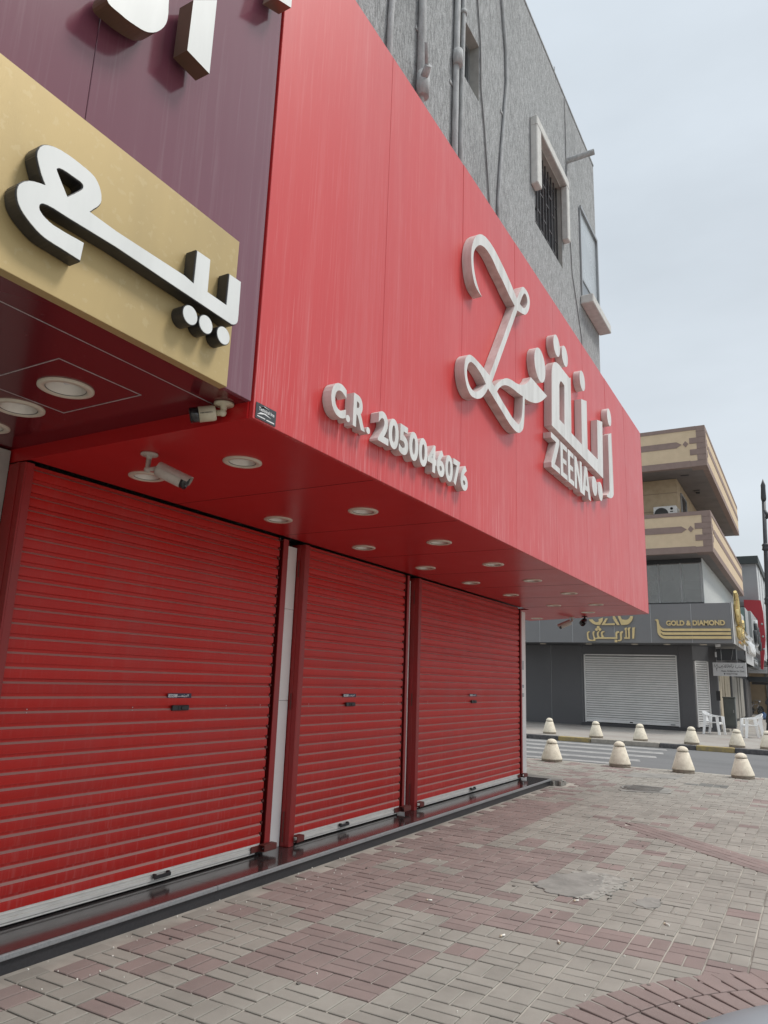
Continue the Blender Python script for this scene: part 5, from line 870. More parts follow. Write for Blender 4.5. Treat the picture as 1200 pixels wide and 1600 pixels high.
def white_shutter(P0, P1, z0, z1, name):
    P0 = Vector(P0); P1 = Vector(P1); d = (P1-P0).normalized(); nrm = Vector((d.y, -d.x)); t = MB(); p = 0.0905; n = int((z1-z0-0.14)/p)
    L_ = (P1-P0).length
    def W_(s, o, z): q = P0+d*s+nrm*o; return (q.x, q.y, z)
    pf = [(-0.022, 0), (0.012, 0.003), (0.016, 0.014), (0.015, 0.040), (0.010, 0.058), (-0.022, 0.064), (-0.022, 0.0905)]
    for i in range(n):
        z = z0+0.14+i*p
        for k in range(len(pf)-1):
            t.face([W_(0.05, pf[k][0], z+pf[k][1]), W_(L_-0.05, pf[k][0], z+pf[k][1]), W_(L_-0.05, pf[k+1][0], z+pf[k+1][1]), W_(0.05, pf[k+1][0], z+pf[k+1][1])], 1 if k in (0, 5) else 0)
    par = t.build(name, [M['slat_white'], M['slat_groove_shade']], gbld); par['kind'] = 'stuff'
    def bx(s0, s1, o0, o1, a, c, nm, m):
        q = MB(); q.prism([tuple((P0+d*s0+nrm*o0)), tuple((P0+d*s1+nrm*o0)), tuple((P0+d*s1+nrm*o1)), tuple((P0+d*s0+nrm*o1))], onZ(0), a, c); return q.build(nm, M[m], par)
    bx(0, 0.049, -0.05, 0.035, z0, z1, 'guide_rail', 'slat_white'); bx(L_-0.049, L_, -0.05, 0.035, z0, z1, 'guide_rail', 'slat_white')
    bx(0.05, L_-0.05, -0.02, 0.022, z0+0.02, z0+0.135, 'bottom_bar', 'slat_white'); bx(0.05, L_-0.05, -0.02, 0.02, z1-0.03, z1+0.06, 'head_box', 'slat_white')
    bx(L_*0.5-0.06, L_*0.5+0.06, 0.0225, 0.035, z0+0.05, z0+0.09, 'pull_handle', 'black_plastic')
    bx(L_-0.35, L_-0.18, 0.0225, 0.04, z0+0.05, z0+0.10, 'lock_plate', 'alu_frame')
    return par
white_shutter((-8.22, 31.26), (-4.54, 31.26), 0.2, 2.93, 'roller_shutter')
white_shutter((-3.92, 31.32), (-3.50, 31.95), 0.22, 2.74, 'corner_shutter')
for a, c in ((-8.295, -8.225), (-4.535, -4.465)):
    t = MB(); t.box(a, c, 31.21, 31.5, 0.07, 2.945); t.build('shutter_reveal', M['clad'], gbld)
t = MB(); t.prism([(-8.35, 31.1), (-3.93, 31.1), (-3.40, 31.9), (-3.5, 32.0), (-4.0, 31.5), (-8.35, 31.5)], onZ(0), 0.06, 0.19); t.build('stone_plinth', M['granite_grey'], gbld)
# shop core and side wall
t = MB(); t.box(-16, -4.0, 31.6, 50, 0.0, 4.7); t.build('core_wall', M['shop_frame'], gbld)
t = MB(); t.box(-16, -3.37, 37.0, 50, 4.76, 6.715); t.build('core_wall', M['interior'], gbld)
t = MB(); t.box(-16, -3.37, 30.95, 36.99, 4.70, 4.96); t.build('showroom_floor', M['interior'], gbld)
t = MB(); t.box(-4.0, -3.335, 32.45, 52, 2.35, 3.3); t.build('side_lintel', M['granite_grey'], gbld)
# first floor showroom: glass wall with frame, white stucco on the side street
t = MB(); t.box(-16, -5.0, 30.8, 30.83, 4.98, 6.55); sgl = t.build('showroom_window', M['shop_glass'], gbld)
for a, c in ((-6.75, -5.01), (-4.99, -3.37)):
    pass
t = MB(); t.box(-4.985, -3.36, 30.8, 30.83, 4.98, 6.55); t.build('pane', M['shop_glass'], sgl)
t = MB(); t.box(-16, -3.34, 30.79, 30.9, 6.551, 6.71); t.box(-16, -3.34, 30.79, 30.9, 4.76, 4.979); t.build('window_frame', M['shop_frame'], sgl)
t = MB(); t.box(-4.55, -4.2, 31.6, 31.95, 4.97, 6.70); t.build('room_column', M['interior'], sgl)
for xm in (-4.992, -4.15, -3.40):
    t = MB(); t.box(xm-0.025, xm+0.025, 30.775, 30.799, 4.98, 6.55); t.build('mullion', M['silver'], sgl)
t = MB(); t.box(-4.95, -4.88, 31.0, 31.06, 4.98, 6.4); t.build('room_post', M['alu_frame'], sgl)
t = MB(); t.box(-9, -6.2, 33.5, 33.6, 4.97, 6.7); t.build('room_partition', M['interior'], sgl)
t = MB(); t.box(-4.1, -3.5, 31.5, 32.2, 4.97, 5.6); t.build('stored_crate', M['grey_sheet'], sgl)
t = MB(); t.box(-5.9, -5.2, 32.0, 32.8, 4.97, 5.45); t.build('stored_crate', M['clad'], sgl)
t = MB(); t.box(-3.359, -3.33, 30.78, 44.3, 4.7, 6.715); t.build('stucco_wall', M['stucco_white'], gbld)
# balconies
def balcony(z0, z1, name):
    H = z1-z0; xr, yf, yb = -2.80, 29.5, 44.3
    t = MB(); t.box(-16, xr-0.201, yf+0.201, yb-0.02, z0+0.004, z0+0.12); par = t.build(name, M['soffit_grey'], gbld)
    # parapet core
    t = MB(); t.box(-16, xr-0.62, yf, yf+0.18, z0+0.2501, z1-0.1501); t.build('front_parapet', M['beige'], par)
    t = MB(); t.box(xr-0.18, xr, yf+0.62, yb, z0+0.2501, z1-0.1501); t.build('side_parapet', M['beige'], par)
    hh = H/7
    for i in range(7):
        w = 0.57 if i % 2 == 0 else 0.31
        if i == 6: w = 0.31
        a = z0+hh*i+0.002; c = z0+hh*(i+1)-0.002
        t = MB(); t.box(xr-w, xr+0.018, yf-0.018, yf+w, a, c); t.build('quoin', M['brown'], par, bevel=0.006)
        if w < 0.6:
            q = MB(); q.box(xr-0.62, xr-w-0.0005, yf+0.001, yf+0.18, a-0.001, c+0.001); q.build('parapet_infill', M['beige'], par)
            q = MB(); q.box(xr-0.18, xr-0.001, yf+w+0.0005, yf+0.62, a-0.001, c+0.001); q.build('parapet_infill', M['beige'], par)
    t = MB(); t.box(-16, xr-0.572, yf-0.014, yf+0.2, z0, z0+0.25); t.box(-16, xr-0.312, yf-0.016, yf+0.2, z1-0.15, z1); t.build('trim_band', M['brown'], par)
    t = MB(); t.box(xr-0.2, xr+0.014, yf+0.572, yb, z0, z0+0.25); t.box(xr-0.2, xr+0.016, yf+0.312, yb, z1-0.15, z1); t.build('trim_band', M['brown'], par)
    zm = z0+H*0.575; s = 0.125
    t = MB(); t.prism([(-16, zm-s), (xr-1.05, zm-s), (xr-0.86, zm), (xr-1.05, zm+s), (-16, zm+s)], onY(yf), -0.01, 0.014); t.build('arrow_band', M['brown'], par)
    t = MB(); t.prism([(xr-0.82, zm), (xr-0.715, zm-0.13), (xr-0.61, zm), (xr-0.715, zm+0.13)], onY(yf), 0.0005, 0.014); t.build('diamond', M['brown'], par)
    t = MB(); t.prism([(yf+1.05, zm-s), (yb, zm-s), (yb, zm+s), (yf+1.05, zm+s), (yf+0.86, zm)], onX(xr), -0.01, 0.014); t.build('arrow_band', M['brown'], par)
    t = MB(); t.prism([(yf+0.62, zm), (yf+0.715, zm-0.13), (yf+0.82, zm), (yf+0.715, zm+0.13)], onX(xr), 0.0005, 0.014); t.build('diamond', M['brown'], par)
    return par
balcony(10.12, 11.77, 'upper_balcony'); lowb = balcony(6.72, 8.33, 'lower_balcony')
t = MB(); t.box(-3.9, -3.6, 30.6, 30.66, 10.10, 10.119); t.box(-3.7, -3.55, 33.6, 33.7, 10.06, 10.119); t.box(-3.75, -3.5, 33.2, 33.35, 10.10, 10.119); t.build('soffit_fitting', M['shop_frame'], gbld)
# second-floor wall behind the balcony, with joints, and a small side window
zz = [6.85, 8.35, 8.78, 9.53, 10.119]
for a, c in zip(zz[:-1], zz[1:]):
    t = MB(); t.box(-16, -4.12, 31.0, 31.3, a+0.008, c-0.008); t.box(-4.42, -4.12, 31.31, 44, a+0.008, c-0.008); t.build('wall_course', M['beige_wall'], gbld)
t = MB(); t.box(-16, -4.14, 31.02, 44, 6.85, 10.118); t.build('wall_backing', M['brown'], gbld)
t = MB(); t.box(-4.119, -4.10, 31.9, 33.3, 8.4, 9.62); sw = t.build('side_window', M['glass_dark'], gbld)
t = MB(); t.box(-4.119, -4.07, 31.8, 31.9, 8.35, 9.7); t.box(-4.119, -4.07, 33.3, 33.4, 8.35, 9.7); t.box(-4.119, -4.07, 31.9, 33.3, 9.621, 9.7); t.build('window_frame', M['alu_frame'], sw)
# air conditioner on the balcony
ac = thing('air_conditioner', 'white outdoor air conditioning unit standing on the beige balcony', 'air conditioner', (-4.6, 30.6, 8.35))
t = MB(); t.box(-5.0, -4.12, 30.45, 30.8, 8.2, 8.86); t.build('housing', M['ac'], ac, bevel=0.02, segs=2)
t = MB(); t.lathe([(0.27, 0), (0.27, 0.012), (0.25, 0.016), (0.23, 0.012), (0.06, 0.014), (0, 0.02)], (-4.70, 30.449, 8.53), 28, mat4=Matrix.Rotation(R(90), 4, 'X')); 
for r in (0.09, 0.13, 0.17, 0.21): t.lathe([(r, 0.012), (r, 0.02), (r+0.008, 0.02), (r+0.008, 0.012)], (-4.70, 30.449, 8.53), 28, mat4=Matrix.Rotation(R(90), 4, 'X'))
t.build('fan_guard', M['ac_fan'], ac)
t = MB(); t.lathe([(0.055, 0), (0.055, 0.004), (0.04, 0.004), (0.04, 0.0)], (-4.30, 30.449, 8.74), 18, mat4=Matrix.Rotation(R(90), 4, 'X')); t.box(-4.36, -4.25, 30.444, 30.449, 8.60, 8.64); t.build('maker_badge', M['ac_fan'], ac)
t = MB(); t.tube([(-4.12, 30.6, 8.75), (-4.05, 30.6, 8.72), (-4.06, 30.6, 8.5)], 0.02, 6); t.build('hose', M['ac'], ac)
# ------------------------------------------------------------------ gold shop sign
gs = thing('gold_shop_sign', 'grey fascia with gold lettering and pale side panel over the white shutter', 'sign', (-6, 29.2, 3.31))
ZA, ZB_ = 3.31, 4.76
ex = [-16, -13.3, -11.3, -9.45, -8.10, -6.47, -5.10, -3.66, -2.32]
for a, c in zip(ex[:-1], ex[1:]):
    t = MB(); t.box(a+0.011, c-0.011, 29.2, 29.3, ZA, ZB_); t.build('sign_panel', M['clad_sign'], gs)
t = MB(); t.box(-16, -2.34, 29.206, 29.31, ZA+0.002, ZB_-0.002); t.build('panel_joint', M['joint'], gs)
t = MB(); t.box(-16, -2.36, 29.32, 31.19, ZA+0.01, ZA+0.05); t.box(-3.3, -2.36, 31.2, 34.6, ZA+0.01, ZA+0.05); t.box(-16, -2.36, 29.32, 30.78, ZB_-0.05, ZB_-0.005); t.build('sign_underside', M['clad'], gs)
t = MB(); t.box(-2.318, -2.28, 29.2, 34.9, ZA-0.0, ZB_+0.02); t.box(-2.30, -2.27, 29.2, 29.24, ZA-0.02, ZB_+0.04); t.build('side_panel', M['sign_white'], gs)
t = MB(); t.box(-2.318, -2.29, 34.92, 39.6, 2.82, 4.1); t.build('side_panel', M['sign_white'], gs)
GY = onY(29.199); GL = [M['gold_letter'], M['gold_letter']]
text('gold_letters', 'GOLD & DIAMOND', (-4.54, -2.524, 3.942, 4.134), GY, 0.045, GL, gs, 0.036)
shape('boat_emblem', D['boat'], GY, 0.055, GL, gs)
for q in D['arabic']: shape('script_letter', [q], GY, 0.055, GL, gs)
for q in D['ar_dots']: disc('script_dot', q, 0.055, GY, 0.055, GL, gs, 16)
for q in D['upper']: shape('crown_emblem', [q], GY, 0.055, GL, gs)
# gold ornament and script on the side panel
SX = onX(-2.28); GP = [M['gold_polish'], M['gold_polish']]
t = MB(); xs = -2.16
def gt(pts, r, n=8): t.tube([(xs, y, z) for y, z in pts], r, n)
gt([(29.75, 5.22), (29.95, 5.12), (30.1, 4.9), (30.0, 4.6), (30.15, 4.3), (30.5, 4.15), (30.6, 4.4), (30.45, 4.65), (30.4, 4.9)], [0.06, 0.09, 0.11, 0.11, 0.11, 0.1, 0.09, 0.07, 0.03]); t.build('gold_ornament', M['gold_polish'], gs)
t = MB(); gt([(29.9, 4.6), (30.0, 4.2), (30.25, 4.05), (30.35, 4.3)], 0.08); gt([(30.9, 4.62), (30.95, 4.2), (31.2, 4.05), (31.5, 4.1)], [0.05, 0.08, 0.09, 0.08]); t.build('gold_ornament', M['gold_polish'], gs)
t = MB(); gt([(29.9, 3.95), (30.1, 3.6), (30.5, 3.55), (30.6, 3.9)], 0.08); gt([(30.8, 4.0), (31.0, 3.62), (31.5, 3.6), (31.6, 3.95)], 0.08); gt([(30.2, 3.40), (31.5, 3.38)], 0.05); gt([(31.9, 4.3), (32.1, 4.15), (31.9, 4.02)], 0.09); t.build('gold_script', M['gold_polish'], gs)
for z in (3.95, 3.74, 3.53):
    t = MB(); gt([(31.9, z+0.08), (32.3, z), (33.9, z-0.02)], 0.06); t.build('gold_stripe', M['gold_polish'], gs)
t = MB(); xs = -2.2
for y in (35.3, 35.9, 36.6, 37.3, 38.0): gt([(y, 3.75), (y+0.1, 3.35), (y+0.45, 3.28), (y+0.5, 3.6)], 0.09)
gt([(35.4, 3.95), (35.7, 3.92)], 0.09); gt([(37.0, 3.95), (37.3, 3.92)], 0.09); t.build('white_script', M['chrome_white'], gs)
t = MB()
for x in (-9.6, -7.7, -5.9, -4.7, -3.4): t.lathe([(0.13, 0.0), (0.13, -0.03), (0.10, -0.035), (0, -0.03)], (x, 30.1, ZA+0.009), 18)
t.build('sign_downlight', M['light_ring'], gs)
t = MB(); t.box(-2.98, -2.92, 30.0, 30.08, 3.22, 3.31); t.box(-2.9, -2.8, 29.9, 29.98, 3.22, 3.31); t.build('spot_fitting', M['print_white'], gs)
vb = thing('dark_sign_box', 'black box sign hanging under the soffit above the small white signboard', 'sign', (-2.75, 31.6, 2.75))
t = MB(); t.box(-3.12, -2.42, 31.5, 31.75, 2.78, 3.22); t.build('box_case', M['dark_sign'], vb, bevel=0.01)
t = MB(); t.tube([(-2.5, 31.49, 3.25), (-2.55, 31.49, 3.0), (-2.6, 31.49, 2.8)], 0.008, 6); t.build('cable', M['pipe'], vb)
t = MB(); t.box(-3.16, -3.10, 31.46, 31.5, 2.9, 3.1); t.build('bracket', M['print_white'], vb)
# small projecting signboard
ps = thing('projecting_signboard', 'small faded white signboard with black script hanging over the old cream shutters', 'sign', (-2.6, 31, 2.2))
t = MB(); t.box(-3.22, -2.09, 31.0, 31.08, 2.18, 2.68); t.build('board', M['sign_white'], ps, bevel=0.004)
t = MB(); t.box(-2.089, -2.06, 30.99, 31.09, 2.17, 2.69); t.build('edge_strip', M['print_white'], ps)
PY = onY(30.9985)
text('sign_text', 'Hasan Al-Bahrani for Gold', (-2.93, -2.14, 2.335, 2.40), PY, 0.002, [M['print_black']], ps, 0.01)
text('sign_text', '0582777788', (-2.76, -2.38, 2.235, 2.29), PY, 0.002, [M['print_black']], ps, 0.01)
t = MB()
def sc_(pts, wd=0.016):
    for (a, c), (d, e_) in zip(pts[:-1], pts[1:]):
        v = Vector((d-a, e_-c)); n_ = Vector((-v.y, v.x)).normalized()*wd/2; v = v.normalized()*0.003
        t.prism([(a-v.x+n_.x, c-v.y+n_.y), (a-v.x-n_.x, c-v.y-n_.y), (d+v.x-n_.x, e_+v.y-n_.y), (d+v.x+n_.x, e_+v.y+n_.y)], PY, 0, 0.002)
sc_([(-2.17, 2.56), (-2.21, 2.51), (-2.16, 2.48)]); sc_([(-2.2, 2.52), (-2.3, 2.51), (-2.32, 2.54)]); sc_([(-2.33, 2.53), (-2.37, 2.48), (-2.42, 2.50), (-2.43, 2.55)])
sc_([(-2.5, 2.56), (-2.52, 2.50), (-2.55, 2.49)]); sc_([(-2.57, 2.63), (-2.58, 2.51)]); sc_([(-2.6, 2.54), (-2.64, 2.51), (-2.66, 2.55), (-2.62, 2.57)]); sc_([(-2.68, 2.63), (-2.69, 2.51), (-2.72, 2.50)])
sc_([(-2.75, 2.62), (-2.75, 2.51), (-2.79, 2.50), (-2.79, 2.6)]); sc_([(-2.8, 2.52), (-2.88, 2.51), (-2.9, 2.55), (-2.87, 2.57)]); sc_([(-2.92, 2.56), (-2.93, 2.49), (-2.99, 2.48), (-3.0, 2.53)])
sc_([(-3.05, 2.62), (-3.12, 2.53), (-3.09, 2.44), (-3.03, 2.50), (-3.06, 2.58)], 0.013); sc_([(-3.15, 2.61), (-3.17, 2.5)], 0.012); sc_([(-3.10, 2.44), (-3.08, 2.36)], 0.012)
for a, c in ((-2.31, 2.58), (-2.42, 2.58), (-2.52, 2.6), (-2.85, 2.61), (-2.9, 2.46)): sc_([(a, c), (a+0.014, c+0.006)], 0.016)
t.lathe([(0.028, 0), (0.028, 0.002), (0, 0.002)], (-2.82, 30.9985, 2.262), 12, mat4=Matrix.Rotation(R(90), 4, 'X')); t.build('sign_script', M['print_black'], ps)
for x in (-2.9, -2.36):
    t = MB(); t.tube([(x, 31.04, 2.68), (x, 31.04, 3.32)], 0.012, 6); t.build('hanger', M['alu_frame'], ps)
# ------------------------------------------------------------------ old side-street shop fronts (parts of the corner building)
def sheets(y0, y1, z0, z1, n, m, name, x=-3.3, seed=1):
    g = random.Random(seed); w = (y1-y0)/n
    for i in range(n):
        t = MB(); t.box(x-0.05, x+g.uniform(-0.01, 0.04), y0+i*w+0.03, y0+(i+1)*w-0.03, z0+g.uniform(0, .06), z1); t.build(name, M[m], gbld, bevel=0.008)
t = MB(); t.box(-3.42, -3.36, 32.45, 52, 0.07, 2.35); t.build('shopfront_backing', M['shop_frame'], gbld)
sheets(32.5, 38.2, 0.28, 2.34, 9, 'cream_sheet', 'cream_sheet', seed=3)
t = MB(); t.box(-3.32, -3.22, 32.6, 33.6, 0.17, 0.55); t.box(-3.3, -3.2, 32.5, 32.9, 0.95, 2.0); t.build('patch_board', M['cream_sheet'], gbld)
t = MB(); t.box(-3.33, -3.2, 38.22, 38.5, 0.17, 2.34); t.box(-3.33, -3.2, 46.5, 46.8, 0.17, 2.34); t.build('jamb', M['clad'], gbld)
sheets(38.6, 43.2, 0.28, 2.34, 5, 'grey_sheet', 'grey_sheet', seed=5); sheets(43.8, 46.4, 0.28, 2.34, 3, 'grey_sheet', 'grey_sheet', seed=6)
sheets(47, 52, 0.2, 2.34, 4, 'cladding' if False else 'clad', 'dark_sheet', seed=7)
t = MB(); t.box(-3.45, -2.9, 32.3, 52, 0.0, 0.17); t.build('shopfront_step', M['kerb_grey'], gbld)
cb = thing('utility_cabinet', 'grey-green metal utility cabinet standing before the old cream shutters', 'cabinet', (-2.95, 33.3, 0.17))
t = MB(); t.box(-3.15, -2.72, 33.2, 33.6, 0.24, 1.36); t.build('body', M['cabinet'], cb, bevel=0.01)
t = MB(); t.box(-3.18, -2.69, 33.17, 33.62, 1.361, 1.40); t.build('top', M['cabinet'], cb, bevel=0.008)
t = MB(); t.box(-3.13, -2.74, 33.21, 33.59, 0.17, 0.24); t.build('plinth', M['clad'], cb)
t = MB(); t.box(-3.12, -2.75, 33.188, 33.199, 0.3, 1.32); dr = t.build('door', M['cabinet'], cb, bevel=0.004)
t = MB(); t.box(-2.80, -2.77, 33.17, 33.187, 0.78, 0.9); t.build('handle', M['alu_frame'], dr)
# ------------------------------------------------------------------ signs and buildings further up the side street
def board(name, lab, x0, x1, y0, y1, z0, z1, mats, cat='sign'):
    o = thing(name, lab, cat, ((x0+x1)/2, y0, z0)); t = MB(); t.box(x0, x1, y0, y1, z0, z1); t.build('panel', M[mats], o, bevel=0.01); return o
tl = board('teal_sign', 'muted teal projecting sign box beyond the pale gold-shop side panel', -3.1, -2.42, 38.0, 39.9, 3.9, 5.48, 'teal')
t = MB(); t.prism([(-2.75, 4.85), (-2.6, 4.95), (-2.45, 4.6), (-2.55, 4.35), (-2.66, 4.55)], onY(37.998), 0, 0.02); t.build('pale_mark', M['silver'], tl)
t = MB(); t.tube([(-2.62, 37.96, 4.55), (-2.56, 37.96, 4.42), (-2.5, 37.96, 4.5), (-2.55, 37.96, 4.6)], 0.025, 6); t.build('script', M['print_black'], tl)
t = MB(); t.box(-2.419, -2.40, 37.99, 39.9, 3.9, 5.48); t.build('edge_strip', M['silver'], tl)
sv = board('silver_sign', 'silver sign panel with dark raised script up the side street', -2.55, -2.33, 41.0, 46.0, 3.65, 5.6, 'silver')
t = MB(); xs = -2.26
for y, z in ((41.8, 4.2), (42.5, 4.6), (43.3, 4.2), (44.1, 4.5), (44.8, 4.0)): gt([(y, z+0.5), (y+0.1, z), (y+0.5, z-0.1), (y+0.6, z+0.3)], 0.09)
t.build('script', M['dark_sign'], sv)
t = MB(); gt([(42.9, 5.3), (43.0, 4.95)], 0.1); gt([(42.2, 4.0), (42.4, 3.95)], 0.1); t.build('script', M['chrome_white'], sv)
t = MB(); t.box(-2.75, -2.551, 40.8, 41.0, 3.4, 5.6); t.build('dark_edge', M['clad'], sv)
dk = board('charcoal_sign', 'charcoal sign with faint script beneath the silver sign', -2.6, -2.34, 39.7, 44.4, 2.8, 3.38, 'dark_sign')
t = MB(); xs = -2.32
for y in (40.4, 41.3, 42.2): gt([(y, 3.2), (y+0.2, 2.95), (y+0.6, 3.1)], 0.03)
t.build('script', M['silver'], dk)
t = MB(); t.prism([(-2.52, 2.93), (-2.46, 3.2), (-2.40, 2.95)], onY(39.698), 0, 0.01); t.build('mark', M['silver'], dk)
rf = thing('red_frame_sign', 'red angular shopfront frame rising behind the silver sign', 'sign', (-2.4, 46.5, 2.8))
t = MB(); Y_ = 46.6; k = 46.6/44; 
RP = [(-2.80, 6.51), (-1.99, 6.46), (-1.92, 5.87), (-1.91, 4.4), (-2.14, 2.81), (-2.24, 2.84), (-2.16, 4.4), (-2.22, 5.5), (-2.80, 5.75)]
t.prism([(x*k, 1.6+(z-1.6)*k) for x, z in RP], onY(Y_), -0.5, 0); t.build('frame', M['red_far'], rf)
t = MB()
for z in (5.4, 4.7, 4.0): t.lathe([(0.06, 0), (0.05, 0.03), (0, 0.035)], (-2.13, Y_, z), 12, mat4=Matrix.Rotation(R(90), 4, 'X'))
t.build('bolt', M['silver'], rf)
gb2 = thing('grey_building', 'pale grey flat-roofed building with dark roof edge behind the red frame sign', 'building', (-4, 47.5, 0))
t = MB(); t.box(-16, -2.25, 47.5, 52, 3.45, 9.0); t.build('front_wall', M['grey_block'], gb2)
t = MB(); t.box(-16, -4.3, 52.1, 61.5, 0, 3.44); t.build('ground_floor_wall', M['clad'], gb2)
for i in range(9):
    t = MB(); t.box(-2.249, -2.22+(0.03 if i % 2 else 0), 47.5+i*1.5+0.02, 49.0+i*1.5-0.02, 3.45, 9.0); t.build('ribbed_panel', M['ribbed'], gb2)
t = MB(); t.box(-16, -2.26, 52.01, 61.5, 3.45, 9.0); t.build('rear_wall', M['grey_block'], gb2)
t = MB(); t.box(-16, -2.1, 47.3, 61.6, 9.001, 9.45); t.build('roof_edge', M['roof_dark'], gb2)
t = MB(); t.box(-16, -2.23, 47.35, 47.499, 6.5, 6.75); t.build('ledge', M['clad_sign'], gb2)
ws = board('long_white_signboard', 'long low white signboard under the charcoal sign far up the street', -3.25, -2.0, 50.0, 50.2, 2.75, 3.12, 'sign_white')
t = MB(); t.box(-3.15, -2.25, 49.985, 49.999, 2.86, 2.93); t.build('text_line', M['pipe'], ws)
aw = board('dark_awning', 'dark flat awning over the tan shopfront at the end of the street', -3.4, 0.5, 50.3, 52, 2.25, 2.55, 'dark_sign', 'awning')
t = MB(); t.box(-3.2, 0.4, 51.8, 52, 2.1, 2.249); t.build('fringe', M['clad'], aw)
tf = thing('tan_shopfront', 'plain tan shopfront wall far up the side street behind the bicycle', 'building', (-2, 62, 0))
t = MB(); t.box(-4.6, 3.0, 62, 66, 0, 3.4); t.build('wall', M['tan_far'], tf)
t = MB(); t.box(-2.9, -2.75, 61.9, 61.999, 0, 3.2); t.build('door_post', M['grey_sheet'], tf)
t = MB(); t.box(-4.6, 3.0, 61.7, 66, 3.4, 7.5); t.build('upper_wall', M['grey_far'], tf)
fb = thing('distant_building', 'pale building closing the far end of the side street', 'building', (8, 90, 0))
t = MB(); t.box(3.5, 22, 80, 95, 0, 8); t.build('wall', M['grey_far'], fb)
for i in range(5):
    t = MB(); t.box(5+i*3.2, 6.6+i*3.2, 79.95, 79.999, 4.4, 6); t.build('window', M['glass_dark'], fb)
# ------------------------------------------------------------------ lamp post
lp = thing('street_lamp', 'tall charcoal ornamental lamp post at the right edge of the photo', 'street lamp', (-1.42, 31.5, 0.07))
P0, P1 = Vector((-1.36, 31.5, 0.07)), Vector((-1.02, 31.5, 9.0))
def on(z): s = (z-P0.z)/(P1.z-P0.z); p = P0+(P1-P0)*s; return (p.x, p.y, z)
t = MB(); t.tube([on(z) for z in (1.5, 4, 6.5, 9.0)], [0.115, 0.10, 0.08, 0.07], 14); t.build('pole', M['post'], lp)
t = MB(); t.tube([on(z) for z in (0.07, 0.15, 0.16, 0.5, 0.55, 1.15, 1.2, 1.28, 1.5)], [0.30, 0.30, 0.25, 0.22, 0.25, 0.17, 0.24, 0.24, 0.125], 14); t.build('base', M['post'], lp)
t = MB()
for z in (2.6, 4.9, 7.0): t.tube([on(z) for z in (z, z+0.05, z+0.1, z+0.18, z+0.22, z+0.28)], [0.10, 0.14, 0.12, 0.12, 0.14, 0.09], 14)
t.build('collar', M['post'], lp)
t = MB(); t.tube([on(9.0), on(9.1), on(9.5), on(9.62), on(9.9)], [0.085, 0.10, 0.085, 0.09, 0.0], 12); t.build('finial', M['post'], lp)
t = MB(); x, y, z = on(8.3); t.tube([(x, y, z), (x+0.25, y, z+0.05), (x+0.7, y, z+0.6), (x+1.3, y, z+0.85), (x+1.7, y, z+0.75)], [0.07, 0.06, 0.05, 0.045, 0.04], 10); t.tube([on(8.6), (x+0.12, y, z+0.05)], 0.08, 10); t.build('arm', M['post'], lp)
t = MB(); t.lathe([(0.05, 0.16), (0.16, 0.10), (0.24, 0.0), (0.20, -0.16), (0.1, -0.24), (0, -0.26)], (x+1.72, y, z+0.62), 18); t.build('lantern', M['post'], lp)
